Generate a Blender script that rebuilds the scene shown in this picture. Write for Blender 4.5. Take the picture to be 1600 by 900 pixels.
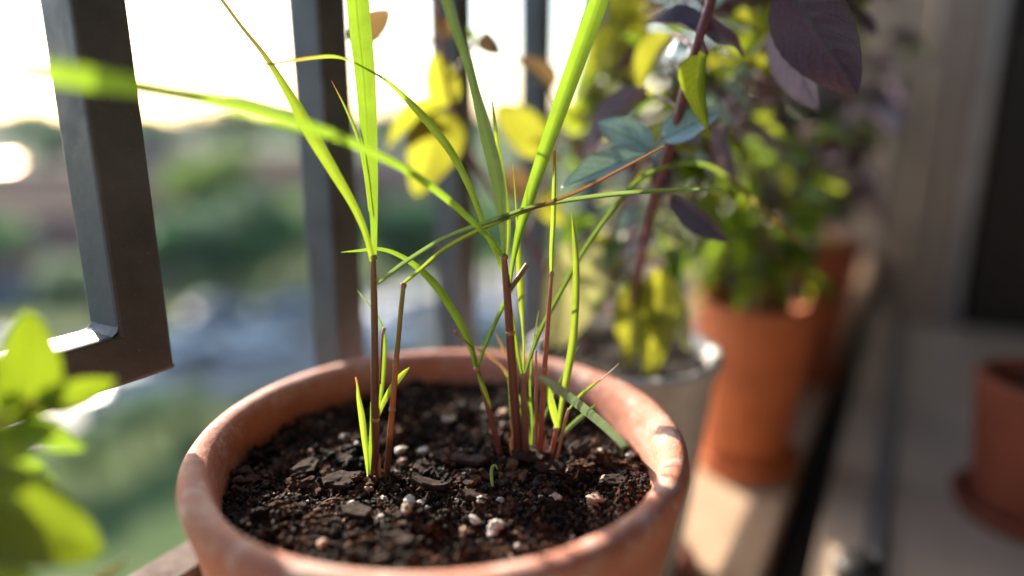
import bpy, bmesh, math, random
from mathutils import Vector, Matrix, noise, Euler
R = math.radians
random.seed(11)
sc = bpy.context.scene
for o in list(bpy.data.objects): bpy.data.objects.remove(o)

# ------------------------------------------------------------------ camera
YAW, PITCH, FPX = R(30.2), R(14.25), 1066.7          # balcony runs along +Y, outside is -X, floor z = 0
CAM = Vector((0, 0, .31))
cd = bpy.data.cameras.new('camera'); co = bpy.data.objects.new('camera', cd)
sc.collection.objects.link(co); sc.camera = co
co.location = CAM; co.rotation_euler = (math.pi/2-PITCH, 0, YAW)
cd.lens = 24; cd.sensor_width = 36; cd.clip_start = .01; cd.clip_end = 3000
cd.dof.use_dof = True; cd.dof.focus_distance = .271; cd.dof.aperture_fstop = 1.5; cd.dof.aperture_blades = 0

# ------------------------------------------------------------------ sky, sun, exposure
SUN_LEFT, SUN_EL = R(68), R(23)                      # degrees left of +Y, elevation
to_sun = Vector((-math.sin(SUN_LEFT)*math.cos(SUN_EL), math.cos(SUN_LEFT)*math.cos(SUN_EL), math.sin(SUN_EL)))
w = bpy.data.worlds.new('World'); sc.world = w; w.use_nodes = True
nt = w.node_tree; nt.nodes.clear()
sky = nt.nodes.new('ShaderNodeTexSky'); sky.sky_type = 'NISHITA'; sky.sun_disc = False
sky.sun_elevation = SUN_EL; sky.sun_rotation = -SUN_LEFT
sky.air_density = 1.0; sky.dust_density = 1.4; sky.ozone_density = 1.2
bg = nt.nodes.new('ShaderNodeBackground'); bg.inputs[1].default_value = .15
ow = nt.nodes.new('ShaderNodeOutputWorld')
nt.links.new(sky.outputs[0], bg.inputs[0]); nt.links.new(bg.outputs[0], ow.inputs[0])
sl = bpy.data.lights.new('sun', 'SUN'); so = bpy.data.objects.new('sun', sl); sc.collection.objects.link(so)
sl.energy = 5.0; sl.angle = R(.6); sl.color = (1, .86, .70)
so.rotation_euler = to_sun.to_track_quat('Z', 'Y').to_euler(); so.location = (-3, 2, 4)
sc.view_settings.view_transform = 'Standard'; sc.view_settings.look = 'None'
sc.view_settings.exposure = 1.52; sc.view_settings.gamma = 1; sc.view_settings.use_curve_mapping = False
sc.render.engine = 'CYCLES'
sc.cycles.use_denoising = True
try: sc.cycles.denoiser = 'OPENIMAGEDENOISE'
except Exception: pass
sc.cycles.max_bounces = 8; sc.cycles.diffuse_bounces = 4; sc.cycles.glossy_bounces = 3
sc.cycles.transmission_bounces = 6; sc.cycles.transparent_max_bounces = 8
sc.cycles.sample_clamp_indirect = 8; sc.cycles.caustics_reflective = False; sc.cycles.caustics_refractive = False

# ------------------------------------------------------------------ helpers
fw = Vector((-math.sin(YAW)*math.cos(PITCH), math.cos(YAW)*math.cos(PITCH), -math.sin(PITCH)))
rt = Vector((math.cos(YAW), math.sin(YAW), 0)); up = rt.cross(fw)
def ray(x, y): return fw + rt*((x-800)/FPX) - up*((y-450)/FPX)
def at(x, y, d): return CAM + ray(x, y)*d             # survey: photo direction + distance along the view -> point in the place
def onz(x, y, z):
    r = ray(x, y); return CAM + r*((z-CAM.z)/r.z)
COL = sc.collection
def link(o, parent=None):
    COL.objects.link(o)
    if parent: o.parent = parent
    return o
def tag(o, label=None, cat=None, group=None, kind=None):
    if label: o['label'] = label
    if cat: o['category'] = cat
    if group: o['group'] = group
    if kind: o['kind'] = kind
    return o
def empty(name, loc=(0, 0, 0), rz=0):
    o = bpy.data.objects.new(name, None); o.location = loc; o.rotation_euler.z = rz; o.empty_display_size = .02
    return link(o)
def mesh_obj(name, verts, faces, mat, parent=None, smooth=True, uv=None):
    me = bpy.data.meshes.new(name); me.from_pydata([tuple(v) for v in verts], [], faces); me.update()
    if uv:
        l = me.uv_layers.new(name='UVMap')
        for lp in me.loops: l.data[lp.index].uv = uv[lp.vertex_index]
    if smooth: me.polygons.foreach_set('use_smooth', [True]*len(me.polygons))
    if mat: me.materials.append(mat)
    o = bpy.data.objects.new(name, me)
    return link(o, parent)
def bm_obj(name, bm, mat, parent=None, smooth=False):
    me = bpy.data.meshes.new(name); bm.to_mesh(me); bm.free()
    if smooth: me.polygons.foreach_set('use_smooth', [True]*len(me.polygons))
    if mat: me.materials.append(mat)
    return link(bpy.data.objects.new(name, me), parent)
def box_bm(a, b, bev=0, seg=2, bm=None):
    bm2 = bmesh.new(); bmesh.ops.create_cube(bm2, size=1)
    a, b = Vector(a), Vector(b)
    for v in bm2.verts: v.co = Vector(((a.x+b.x)/2+v.co.x*(b.x-a.x), (a.y+b.y)/2+v.co.y*(b.y-a.y), (a.z+b.z)/2+v.co.z*(b.z-a.z)))
    if bev: bmesh.ops.bevel(bm2, geom=bm2.edges[:], offset=bev, segments=seg, affect='EDGES', profile=.6)
    if bm is None: return bm2
    me = bpy.data.meshes.new('t'); bm2.to_mesh(me); bm2.free(); bm.from_mesh(me); bpy.data.meshes.remove(me)
    return bm
def box(name, a, b, mat, parent=None, bev=0, seg=2, smooth=False):
    return bm_obj(name, box_bm(a, b, bev, seg), mat, parent, smooth)
def lathe(name, prof, mat, parent=None, n=96, wob=0, seed=0):
    vs, fs = [], []
    for i, (r, z) in enumerate(prof):
        for k in range(n):
            a = 2*math.pi*k/n
            rr = r*(1+wob*noise.noise(Vector((math.cos(a)*1.3+seed, math.sin(a)*1.3, z*9))))
            vs.append((rr*math.cos(a), rr*math.sin(a), z))
    for i in range(len(prof)-1):
        for k in range(n):
            k2 = (k+1) % n
            fs.append((i*n+k, i*n+k2, (i+1)*n+k2, (i+1)*n+k))
    return mesh_obj(name, vs, fs, mat, parent)
def cr(pts, n):                                       # Catmull-Rom through tuples
    out = []; m = len(pts)
    for i in range(n):
        t = i/(n-1)*(m-1); k = min(int(t), m-2); u = t-k
        p0, p1, p2, p3 = pts[max(k-1, 0)], pts[k], pts[k+1], pts[min(k+2, m-1)]
        out.append(tuple(.5*(2*b+(c-a)*u+(2*a-5*b+4*c-d)*u*u+(3*b-a-3*c+d)*u**3) for a, b, c, d in zip(p0, p1, p2, p3)))
    return out

def lump(seed, sub=2, amp=.35, sq=(1, 1, 1), freq=1.6):
    bm = bmesh.new(); bmesh.ops.create_icosphere(bm, subdivisions=sub, radius=1)
    for v in bm.verts:
        n = v.co.normalized(); d = 1+amp*noise.noise(n*freq+Vector((seed*7.3, 0, 0)))+amp*.6*noise.noise(n*freq*2.7+Vector((0, seed*3.1, 0)))+amp*.35*noise.noise(n*freq*6)
        v.co = Vector((n.x*sq[0], n.y*sq[1], n.z*sq[2]))*d
    return bm

# ------------------------------------------------------------------ materials
def new_mat(name):
    m = bpy.data.materials.new(name); m.use_nodes = True
    t = m.node_tree; b = t.nodes['Principled BSDF']
    return m, t, b
def N(t, typ, **kw):
    n = t.nodes.new(typ)
    for k, v in kw.items(): setattr(n, k, v)
    return n
def ramp(t, stops, inp):
    r = N(t, 'ShaderNodeValToRGB'); e = r.color_ramp.elements
    while len(e) < len(stops): e.new(.5)
    for s, (p, c) in zip(e, stops): s.position = p; s.color = (*c, 1) if len(c) == 3 else c
    t.links.new(inp, r.inputs[0]); return r.outputs[0]
def nz(t, scale, detail=6, rough=.6, coord='Object', vec=None):
    if vec is None: vec = N(t, 'ShaderNodeTexCoord').outputs[coord]
    n = N(t, 'ShaderNodeTexNoise'); n.inputs['Scale'].default_value = scale; n.inputs['Detail'].default_value = detail
    n.inputs['Roughness'].default_value = rough; t.links.new(vec, n.inputs['Vector']); return n.outputs[0]
def bump(t, b, h, strength=.3, dist=.001):
    n = N(t, 'ShaderNodeBump'); n.inputs['Strength'].default_value = strength; n.inputs['Distance'].default_value = dist
    t.links.new(h, n.inputs['Height']); t.links.new(n.outputs[0], b.inputs['Normal'])
def mix(t, fac, a, b, mode='MIX'):
    m = N(t, 'ShaderNodeMix', data_type='RGBA', blend_type=mode)
    for s, v in ((m.inputs[0], fac), (m.inputs[6], a), (m.inputs[7], b)):
        if hasattr(v, 'is_output'): t.links.new(v, s)
        elif isinstance(v, (int, float)): s.default_value = v
        else: s.default_value = (*v, 1)
    return m.outputs[2]
def math_(t, op, a, b=0, c=None):
    m = N(t, 'ShaderNodeMath', operation=op)
    for s, v in zip(m.inputs, (a, b, c)):
        if v is None: continue
        if hasattr(v, 'is_output'): t.links.new(v, s)
        else: s.default_value = v
    return m.outputs[0]
def simple(name, col, rough=.6, metal=0, var=.25, scale=20, bmp=0, bdist=.001, spec=None):
    m, t, b = new_mat(name)
    lo = tuple(c*(1-var) for c in col); hi = tuple(min(1, c*(1+var)) for c in col)
    c = ramp(t, [(.3, lo), (.7, hi)], nz(t, scale))
    t.links.new(c, b.inputs['Base Color']); b.inputs['Roughness'].default_value = rough; b.inputs['Metallic'].default_value = metal
    if spec is not None: b.inputs['Specular IOR Level'].default_value = spec
    if bmp: bump(t, b, nz(t, scale*4), bmp, bdist)
    return m
def terracotta(name, base, bloom, amt=.5, smear=False):
    m, t, b = new_mat(name)
    d = tuple(c*.78 for c in base); l = tuple(min(1, c*1.18) for c in base)
    c = ramp(t, [(.28, d), (.5, base), (.72, l)], nz(t, 28, 8, .65))
    tc = N(t, 'ShaderNodeTexCoord'); mp = N(t, 'ShaderNodeMapping'); mp.inputs['Scale'].default_value = (14, 14, 40)
    t.links.new(tc.outputs['Object'], mp.inputs['Vector'])
    blm = ramp(t, [(.50, (0, 0, 0)), (.72, (amt, amt, amt))], nz(t, 1, 7, .7, vec=mp.outputs[0]))
    c = mix(t, blm, c, bloom)
    tc2 = N(t, 'ShaderNodeMapping'); tc2.inputs['Scale'].default_value = (34, 34, 9); t.links.new(tc.outputs['Object'], tc2.inputs['Vector'])
    c = mix(t, ramp(t, [(.56, (0, 0, 0)), (.70, (.5, .5, .5))], nz(t, 1, 8, .75, vec=tc2.outputs[0])), c, tuple(x*.62 for x in base))
    if smear:                                         # soil stuck to the inner wall and dust on the rim
        sx = N(t, 'ShaderNodeSeparateXYZ'); t.links.new(tc.outputs['Object'], sx.inputs[0])
        rad = math_(t, 'SQRT', math_(t, 'ADD', math_(t, 'POWER', sx.outputs[0], 2), math_(t, 'POWER', sx.outputs[1], 2)))
        inside = math_(t, 'LESS_THAN', rad, .0902)
        lvl = math_(t, 'SUBTRACT', .1805, sx.outputs[2])
        g = math_(t, 'ADD', math_(t, 'MULTIPLY', lvl, 26), math_(t, 'MULTIPLY_ADD', nz(t, 75, 8, .75), 1.5, -.75))
        sm = math_(t, 'MULTIPLY', ramp(t, [(.22, (0, 0, 0)), (.62, (.8,)*3)], g), inside)
        c = mix(t, sm, c, (.085, .048, .034))
        top = ramp(t, [(0, (0, 0, 0)), (1, (1, 1, 1))], math_(t, 'MULTIPLY_ADD', sx.outputs[2], 110, -18.9))
        cru = math_(t, 'MULTIPLY', ramp(t, [(.50, (0, 0, 0)), (.60, (.62,)*3)], nz(t, 62, 9, .8)), top)
        c = mix(t, cru, c, (.70, .56, .49))
        dirt = ramp(t, [(.60, (0, 0, 0)), (.68, (.6,)*3)], nz(t, 48, 9, .82))
        c = mix(t, math_(t, 'MULTIPLY', dirt, .45), c, (.20, .085, .055))
        dst = ramp(t, [(.60, (0, 0, 0)), (.70, (.55,)*3)], nz(t, 140, 6, .8))
        c = mix(t, dst, c, (.62, .47, .40))
    spk = ramp(t, [(.69, (0, 0, 0)), (.74, (.7, .7, .7))], nz(t, 620, 2, .5))
    c = mix(t, spk, c, tuple(x*.45 for x in base))
    t.links.new(c, b.inputs['Base Color'])
    b.inputs['Roughness'].default_value = .72
    h = math_(t, 'ADD', nz(t, 900, 3), math_(t, 'MULTIPLY', nz(t, 90, 5), 2))
    bump(t, b, h, .5, .0008)
    return m
def leaf_sheet(name, face, back, rough=.45, blade=False, vein=None, spots=None, thick=.5, dark_edge=None, grad=None, nveins=9, spec=.5, sheen=0):
    """thin translucent leaf: face = reflected colour, back = transmitted colour"""
    m, t, b = new_mat(name)
    uv = N(t, 'ShaderNodeUVMap'); sp = N(t, 'ShaderNodeSeparateXYZ'); t.links.new(uv.outputs[0], sp.inputs[0])
    U, V = sp.outputs[0], sp.outputs[1]
    var = nz(t, 90 if blade else 45, 4)
    f = mix(t, ramp(t, [(.35, (0, 0, 0)), (.7, (1, 1, 1))], var), tuple(c*.75 for c in face), tuple(min(1, c*1.25) for c in face))
    k = mix(t, ramp(t, [(.35, (0, 0, 0)), (.7, (1, 1, 1))], var), tuple(c*.85 for c in back), tuple(min(1, c*1.1) for c in back))
    ax = math_(t, 'ABSOLUTE', math_(t, 'SUBTRACT', U, .5))
    if blade:
        cmb = N(t, 'ShaderNodeCombineXYZ'); t.links.new(math_(t, 'MULTIPLY', U, 26), cmb.inputs[0]); t.links.new(math_(t, 'MULTIPLY', V, 5), cmb.inputs[1])
        stre = nz(t, 1, 3, .6, vec=cmb.outputs[0])
        lines = math_(t, 'ADD', math_(t, 'SINE', math_(t, 'MULTIPLY', U, 75)), math_(t, 'MULTIPLY_ADD', stre, 3.2, -1.6))
        h = lines
        fac = math_(t, 'MAXIMUM', math_(t, 'MULTIPLY_ADD', lines, .2, .2), 0)
        f = mix(t, fac, f, tuple(min(1, c*1.7) for c in face)); k = mix(t, fac, k, tuple(c*.62 for c in back))
        mid = ramp(t, [(.025, (1, 1, 1)), (.06, (0, 0, 0))], ax)
        f = mix(t, math_(t, 'MULTIPLY', mid, .5), f, tuple(min(1, c*2.2) for c in face))
        k = mix(t, math_(t, 'MULTIPLY', mid, .6), k, tuple(c*.5 for c in back))
    else:
        vw = math_(t, 'ADD', V, math_(t, 'MULTIPLY_ADD', nz(t, 9, 3), .12, -.06))
        q = math_(t, 'FRACT', math_(t, 'MULTIPLY', math_(t, 'SUBTRACT', vw, math_(t, 'MULTIPLY', math_(t, 'POWER', ax, 1.25), .95)), nveins))
        q = math_(t, 'ABSOLUTE', math_(t, 'SUBTRACT', q, .5))
        vn = ramp(t, [(.0, (1, 1, 1)), (.09, (0, 0, 0))], q)
        mid = ramp(t, [(.012, (1, 1, 1)), (.04, (0, 0, 0))], ax)
        vv = math_(t, 'MAXIMUM', vn, mid)
        f = mix(t, math_(t, 'MULTIPLY', vv, .75), f, vein or tuple(c*.4 for c in face))
        k = mix(t, math_(t, 'MULTIPLY', vv, .6), k, tuple(c*.45 for c in back))
        edge = ramp(t, [(.40, (0, 0, 0)), (.5, (.7,)*3)], math_(t, 'ADD', ax, math_(t, 'MULTIPLY_ADD', nz(t, 70, 4), .12, -.06)))
        f = mix(t, edge, f, tuple(c*.5+.02 for c in face)); k = mix(t, edge, k, tuple(c*.6 for c in back))
        net = nz(t, 260, 3)
        h = math_(t, 'SUBTRACT', math_(t, 'MULTIPLY', net, .5), vv)
    if spots:
        s = ramp(t, [(.56, (0, 0, 0)), (.66, (1, 1, 1))], nz(t, 60, 3))
        f = mix(t, s, f, spots[0]); k = mix(t, s, k, spots[1])
    if grad:                                          # tip or base of the blade has dried to another colour
        g = ramp(t, grad[2], V)
        f = mix(t, g, f, grad[0]); k = mix(t, g, k, grad[1])
    t.links.new(f, b.inputs['Base Color']); b.inputs['Roughness'].default_value = rough; b.inputs['Specular IOR Level'].default_value = spec
    if sheen: b.inputs['Sheen Weight'].default_value = sheen; b.inputs['Sheen Tint'].default_value = (.75, .68, .85, 1)
    bump(t, b, h, .35, .00025)
    tr = N(t, 'ShaderNodeBsdfTranslucent'); t.links.new(k, tr.inputs[0])
    ms = N(t, 'ShaderNodeMixShader'); ms.inputs[0].default_value = thick
    t.links.new(b.outputs[0], ms.inputs[1]); t.links.new(tr.outputs[0], ms.inputs[2])
    out = t.nodes['Material Output']; t.links.new(ms.outputs[0], out.inputs[0])
    return m
def stem_mat(name, stops, rough=.42):
    m, t, b = new_mat(name)
    uv = N(t, 'ShaderNodeUVMap'); sp = N(t, 'ShaderNodeSeparateXYZ'); t.links.new(uv.outputs[0], sp.inputs[0])
    c = ramp(t, stops, math_(t, 'ADD', sp.outputs[1], math_(t, 'MULTIPLY_ADD', nz(t, 120, 3), .16, -.08)))
    st = math_(t, 'MULTIPLY_ADD', math_(t, 'SINE', math_(t, 'MULTIPLY', sp.outputs[0], 88)), .14, .14)
    c = mix(t, st, c, (.07, .035, .022))
    t.links.new(c, b.inputs['Base Color']); b.inputs['Roughness'].default_value = rough
    b.inputs['Subsurface Weight'].default_value = .15; b.inputs['Subsurface Radius'].default_value = (.002, .001, .0005)
    bump(t, b, math_(t, 'SINE', math_(t, 'MULTIPLY', sp.outputs[0], 88)), .25, .0002)
    return m

M = {}
M['terra'] = terracotta('terracotta', (.50, .185, .115), (.66, .46, .39), .85, True)
M['terra2'] = terracotta('terracotta orange', (.52, .150, .052), (.5, .2, .1), .3)
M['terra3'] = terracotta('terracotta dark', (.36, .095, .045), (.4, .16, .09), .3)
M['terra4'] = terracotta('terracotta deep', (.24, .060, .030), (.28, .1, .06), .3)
M['greypot'] = simple('grey plastic', (.58, .57, .56), .38, 0, .12, 30)
def paint_mat():
    m, t, b = new_mat('anthracite paint')
    c = ramp(t, [(.35, (.050, .060, .080)), (.7, (.095, .110, .142))], nz(t, 30, 8, .7))
    rust = ramp(t, [(.62, (0, 0, 0)), (.76, (.45, .45, .45))], nz(t, 55, 8, .75))
    c = mix(t, rust, c, (.10, .052, .035))
    dust = ramp(t, [(.66, (0, 0, 0)), (.72, (.5, .5, .5))], nz(t, 700, 2))
    c = mix(t, dust, c, (.2, .19, .18))
    t.links.new(c, b.inputs['Base Color'])
    t.links.new(ramp(t, [(.3, (.36,)*3), (.7, (.6,)*3)], nz(t, 80, 5)), b.inputs['Roughness'])
    bump(t, b, math_(t, 'ADD', nz(t, 260, 5), math_(t, 'MULTIPLY', rust, .6)), .3, .0006)
    return m
M['paint'] = paint_mat()
def rusty_mat():
    m, t, b = new_mat('weathered rail paint')
    c = ramp(t, [(.3, (.075, .058, .05)), (.5, (.14, .11, .095)), (.7, (.22, .18, .16))], nz(t, 60, 8, .7))
    t.links.new(c, b.inputs['Base Color']); b.inputs['Roughness'].default_value = .75; b.inputs['Specular IOR Level'].default_value = .08
    bump(t, b, nz(t, 180, 6), .4, .0008); return m
M['rusty'] = rusty_mat()
def soil_mat():
    m, t, b = new_mat('potting soil')
    c = ramp(t, [(.3, (.006, .005, .0045)), (.48, (.020, .013, .010)), (.60, (.060, .034, .022)), (.75, (.13, .075, .046))], nz(t, 130, 8, .75))
    b.inputs['Specular IOR Level'].default_value = .2
    t.links.new(c, b.inputs['Base Color']); t.links.new(ramp(t, [(.35, (.4,)*3), (.7, (.95,)*3)], nz(t, 300, 4)), b.inputs['Roughness'])
    bump(t, b, nz(t, 900, 8, .8), .8, .0012); return m
M['soil'] = soil_mat()
M['clod'] = simple('soil clod', (.016, .011, .0085), .8, 0, .85, 160, .9, .0008, spec=.22)
M['clod_brown'] = simple('brown fibrous clod', (.12, .060, .036), .85, 0, .8, 200, .9, .0008, spec=.2)
M['bark'] = simple('bark chip', (.078, .046, .036), .8, 0, .95, 230, 1, .0014, spec=.2)
M['perlite'] = simple('perlite', (.66, .62, .57), .7, 0, .35, 420, .6, .0004)
M['pebble'] = simple('tan pebble', (.40, .25, .16), .6, 0, .45, 300, .5, .0004)
# grass
G_STOPS = [(.70, (0, 0, 0)), (.97, (1, 1, 1))]
M['blade'] = leaf_sheet('lemongrass blade', (.105, .20, .038), (.27, .44, .03), .33, True, thick=.5)
M['blade_dark'] = leaf_sheet('lemongrass blade blue green', (.19, .29, .13), (.27, .42, .10), .32, True, thick=.42)
M['blade_teal'] = leaf_sheet('dull blue green blade', (.16, .27, .19), (.16, .27, .13), .4, True, thick=.3)  # duller and bluer than the other blades
M['blade_pale'] = leaf_sheet('young lemongrass blade', (.18, .29, .05), (.40, .55, .045), .36, True, thick=.55)
M['blade_long'] = leaf_sheet('blade drying to a thin olive tip', (.12, .215, .035), (.33, .47, .03), .33, True, thick=.5,
                             grad=((.16, .12, .04), (.20, .13, .04), [(.58, (0, 0, 0)), (.72, (.85,)*3)]))
M['blade_arch'] = leaf_sheet('arching blade with olive end', (.13, .22, .07), (.26, .40, .05), .35, True, thick=.45,
                             grad=((.17, .12, .05), (.20, .13, .05), [(.68, (0, 0, 0)), (.86, (.9,)*3)]))
M['blade_dry'] = leaf_sheet('drying blade', (.17, .27, .05), (.38, .50, .05), .4, True, thick=.45,
                            grad=((.25, .13, .065), (.26, .13, .055), [(.45, (0, 0, 0)), (.62, (1, 1, 1))]))
M['blade_tip'] = leaf_sheet('blade with dry tip', (.17, .29, .05), (.40, .56, .05), .4, True, thick=.5,
                            grad=((.40, .19, .08), (.5, .22, .07), [(.80, (0, 0, 0)), (.93, (1, 1, 1))]))
M['blade_orange'] = leaf_sheet('dry orange blade', (.42, .19, .08), (.5, .22, .08), .45, True, thick=.4)
M['stem_red'] = stem_mat('red brown stem', [(.0, (.10, .030, .026)), (.6, (.175, .058, .044)), (.93, (.25, .105, .068)), (1., (.34, .24, .09))])
M['stem_olive'] = stem_mat('olive and brown stem', [(.0, (.11, .036, .028)), (.4, (.15, .066, .042)), (.75, (.21, .145, .065)), (1., (.27, .15, .075))])
M['stem_orange'] = stem_mat('stem with orange sheath', [(.0, (.10, .04, .028)), (.24, (.12, .05, .03)), (.30, (.50, .19, .07)), (.55, (.46, .19, .07)), (.66, (.24, .21, .07)), (1., (.26, .30, .10))])
M['stem_pink'] = stem_mat('pink orange stem', [(.0, (.22, .06, .045)), (.5, (.40, .12, .075)), (1., (.50, .20, .11))])
M['stem_straw'] = stem_mat('straw stem', [(.0, (.35, .18, .11)), (1., (.5, .3, .18))])
# basil
M['leaf_purple'] = leaf_sheet('purple basil leaf', (.048, .027, .056), (.09, .035, .04), .36, vein=(.008, .002, .008), thick=.07, nveins=6, sheen=.35, spots=((.085, .055, .085), (.22, .14, .03)))
M['leaf_lilac'] = leaf_sheet('lilac basil leaf', (.30, .26, .33), (.24, .16, .17), .5, vein=(.13, .09, .13), thick=.1, nveins=7)
M['leaf_teal'] = leaf_sheet('blue green basil leaf', (.34, .56, .60), (.22, .36, .25), .26, vein=(.10, .19, .2), thick=.15, sheen=.4, nveins=7)
M['leaf_yellow'] = leaf_sheet('yellow green basil leaf', (.20, .23, .045), (.48, .49, .04), .45, vein=(.12, .15, .03), thick=.55,
                              spots=((.10, .16, .045), (.26, .36, .04)))
M['leaf_lime'] = leaf_sheet('lime green leaf', (.15, .24, .03), (.42, .52, .035), .42, thick=.5)
M['leaf_front'] = leaf_sheet('mottled green leaf', (.085, .16, .02), (.26, .37, .015), .42, thick=.48, spots=((.05, .10, .015), (.14, .25, .015)))  # green with darker green patches
M['leaf_green'] = leaf_sheet('green basil leaf', (.05, .105, .028), (.27, .44, .03), .42, thick=.46)
M['leaf_variegated'] = leaf_sheet('pale mottled leaf', (.48, .52, .36), (.55, .55, .20), .45, vein=(.2, .34, .25), thick=.4,
                                  spots=((.13, .26, .16), (.36, .46, .1)))
M['leaf_olive'] = leaf_sheet('olive brown leaf', (.12, .085, .05), (.26, .17, .07), .45, thick=.35)
M['woody'] = simple('basil stem', (.15, .045, .065), .5, 0, .4, 160, .3, .0004)
M['woody_brown'] = simple('brown stem', (.20, .11, .075), .6, 0, .4, 160, .3, .0004)
# building
def ledge_mat():
    m, t, b = new_mat('tan stone ledge')
    c = ramp(t, [(.3, (.44, .31, .21)), (.7, (.62, .45, .31))], nz(t, 9, 8, .7))
    t.links.new(mix(t, ramp(t, [(.6, (0, 0, 0)), (.75, (.6,)*3)], nz(t, 40, 6)), c, (.2, .13, .085)), b.inputs['Base Color'])
    b.inputs['Roughness'].default_value = .6; bump(t, b, nz(t, 300, 5), .3, .0006); return m
M['ledge'] = ledge_mat()
M['tile'] = simple('grey brown floor tile', (.56, .44, .335), .33, 0, .25, 7, .1, .0005)
M['track'] = simple('aluminium track', (.36, .38, .42), .34, .7, .15, 40)
M['slot'] = simple('shadow slot and tile joints', (.012, .010, .009), .8, 0, .5, 80, .5)  # near black: rail shadow in the slot, also base under the tile joints
M['frame'] = simple('beige grey door frame', (.34, .285, .245), .5, 0, .12, 12)
M['render'] = simple('facade render', (.30, .265, .23), .85, 0, .15, 8, .3, .002)
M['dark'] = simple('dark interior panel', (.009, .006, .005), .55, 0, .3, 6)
M['rubber'] = simple('black rubber', (.012, .012, .013), .5, 0, .3, 60)
M['ceiling'] = simple('ceiling paint', (.24, .22, .195), .9, 0, .05, 3)
M['plaster'] = simple('warm brown wall plaster', (.20, .165, .13), .9, 0, .06, 3)
# outside
def lawn_mat():
    m, t, b = new_mat('lawn')
    c = ramp(t, [(.3, (.030, .066, .024)), (.5, (.07, .11, .04)), (.68, (.15, .17, .075))], nz(t, .12, 8, .72))
    t.links.new(c, b.inputs['Base Color']); b.inputs['Roughness'].default_value = .9; b.inputs['Specular IOR Level'].default_value = .05; return m
M['lawn'] = lawn_mat()
M['asphalt'] = simple('asphalt', (.085, .085, .09), .6, 0, .2, .5)
M['pave'] = simple('pavement', (.30, .29, .28), .7, 0, .15, .8)
M['kerb'] = simple('kerb stone', (.36, .35, .34), .7, 0, .1, 2)
M['line'] = simple('road paint', (.75, .75, .73), .6, 0, .08, 3)
M['hill'] = simple('wooded hill', (.045, .095, .05), .9, 0, .5, .03, spec=.05)
M['crown'] = leaf_sheet('tree foliage', (.045, .16, .06), (.12, .40, .09), .6, thick=.35, spec=.12)
M['crown2'] = leaf_sheet('light tree foliage', (.12, .20, .06), (.28, .46, .08), .6, thick=.4, spec=.12)
M['crown3'] = leaf_sheet('dark tree foliage', (.028, .12, .065), (.08, .30, .11), .6, thick=.3, spec=.12)
M['trunk'] = simple('tree bark', (.09, .065, .05), .9, 0, .4, 3, .6, .02)
M['brick'] = simple('red brick wall', (.23, .105, .085), .85, 0, .25, 1.5)
M['brick2'] = simple('brown brick wall', (.20, .125, .105), .85, 0, .25, 1.5)
M['roof'] = simple('red roof tiles', (.066, .028, .026), .85, 0, .3, 2, spec=.1)
M['roof2'] = simple('grey brown roof', (.050, .042, .050), .85, 0, .3, 2, spec=.1)
M['white'] = simple('white window frame', (.45, .44, .42), .5, 0, .05, 2)
M['glass'] = simple('window glass', (.06, .08, .10), .06, 0, .1, 1, spec=1)
M['glint_panel'] = simple('sun glint metal', (.62, .36, .20), .46, 1, .05, 1)  # orange metal gives the added sun glint its warm colour
M['tyre'] = simple('tyre rubber', (.02, .02, .02), .8)
M['rim'] = simple('wheel rim', (.5, .5, .52), .3, .9)
M['lamp'] = simple('headlamp glass', (.7, .72, .74), .1)
M['lamp_red'] = simple('tail lamp', (.4, .02, .02), .2)
for n, c in dict(car_white=(.74, .76, .79), car_silver=(.45, .49, .55), car_blue=(.10, .16, .30), car_dark=(.035, .038, .045), car_red=(.33, .035, .03)).items():
    M[n] = simple(n, c, .22, .25 if n != 'car_white' else 0, .04, .5); M[n].node_tree.nodes['Principled BSDF'].inputs['Coat Weight'].default_value = .8

# ================================================================== THE SETTING: outside
GZ = -13.0
def poly_sheet(name, pts, z, mat, thick=0, **kw):
    n = len(pts); vs = [(p[0], p[1], z) for p in pts]; fs = [tuple(range(n))]
    if thick:
        vs += [(p[0], p[1], z-thick) for p in pts]
        fs += [(i, i+n, (i+1) % n+n, (i+1) % n) for i in range(n)]
    return tag(mesh_obj(name, vs, fs, mat, smooth=False), **kw)
poly_sheet('ground', [(-1500, -900), (900, -900), (900, 1500), (-1500, 1500)], GZ, M['lawn'], kind='structure')
# street: runs past the house, from left foreground to right background
pa, pb = onz(60, 655, GZ), onz(560, 545, GZ)
sd = (pb-pa); sd.z = 0; sd.normalize(); sn = Vector((-sd.y, sd.x, 0))
if sn.dot(fw) < 0: sn = -sn
def street_pt(s, q): v = pa+sd*s+sn*q; return (v.x, v.y)
L0, L1 = -120, 260
poly_sheet('road', [street_pt(L0, 0), street_pt(L1, 0), street_pt(L1, 8.5), street_pt(L0, 8.5)], GZ+.02, M['asphalt'], kind='structure')
for q in (-2.2, 8.5):
    poly_sheet('pavement', [street_pt(L0, q), street_pt(L1, q), street_pt(L1, q+2.2), street_pt(L0, q+2.2)], GZ+.14, M['pave'], .2, kind='structure')
for k in range(40):
    s = -60+k*5
    poly_sheet('lane_marking', [street_pt(s, 4.2), street_pt(s+2.2, 4.2), street_pt(s+2.2, 4.35), street_pt(s, 4.35)], GZ+.026, M['line'], kind='structure')

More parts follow.
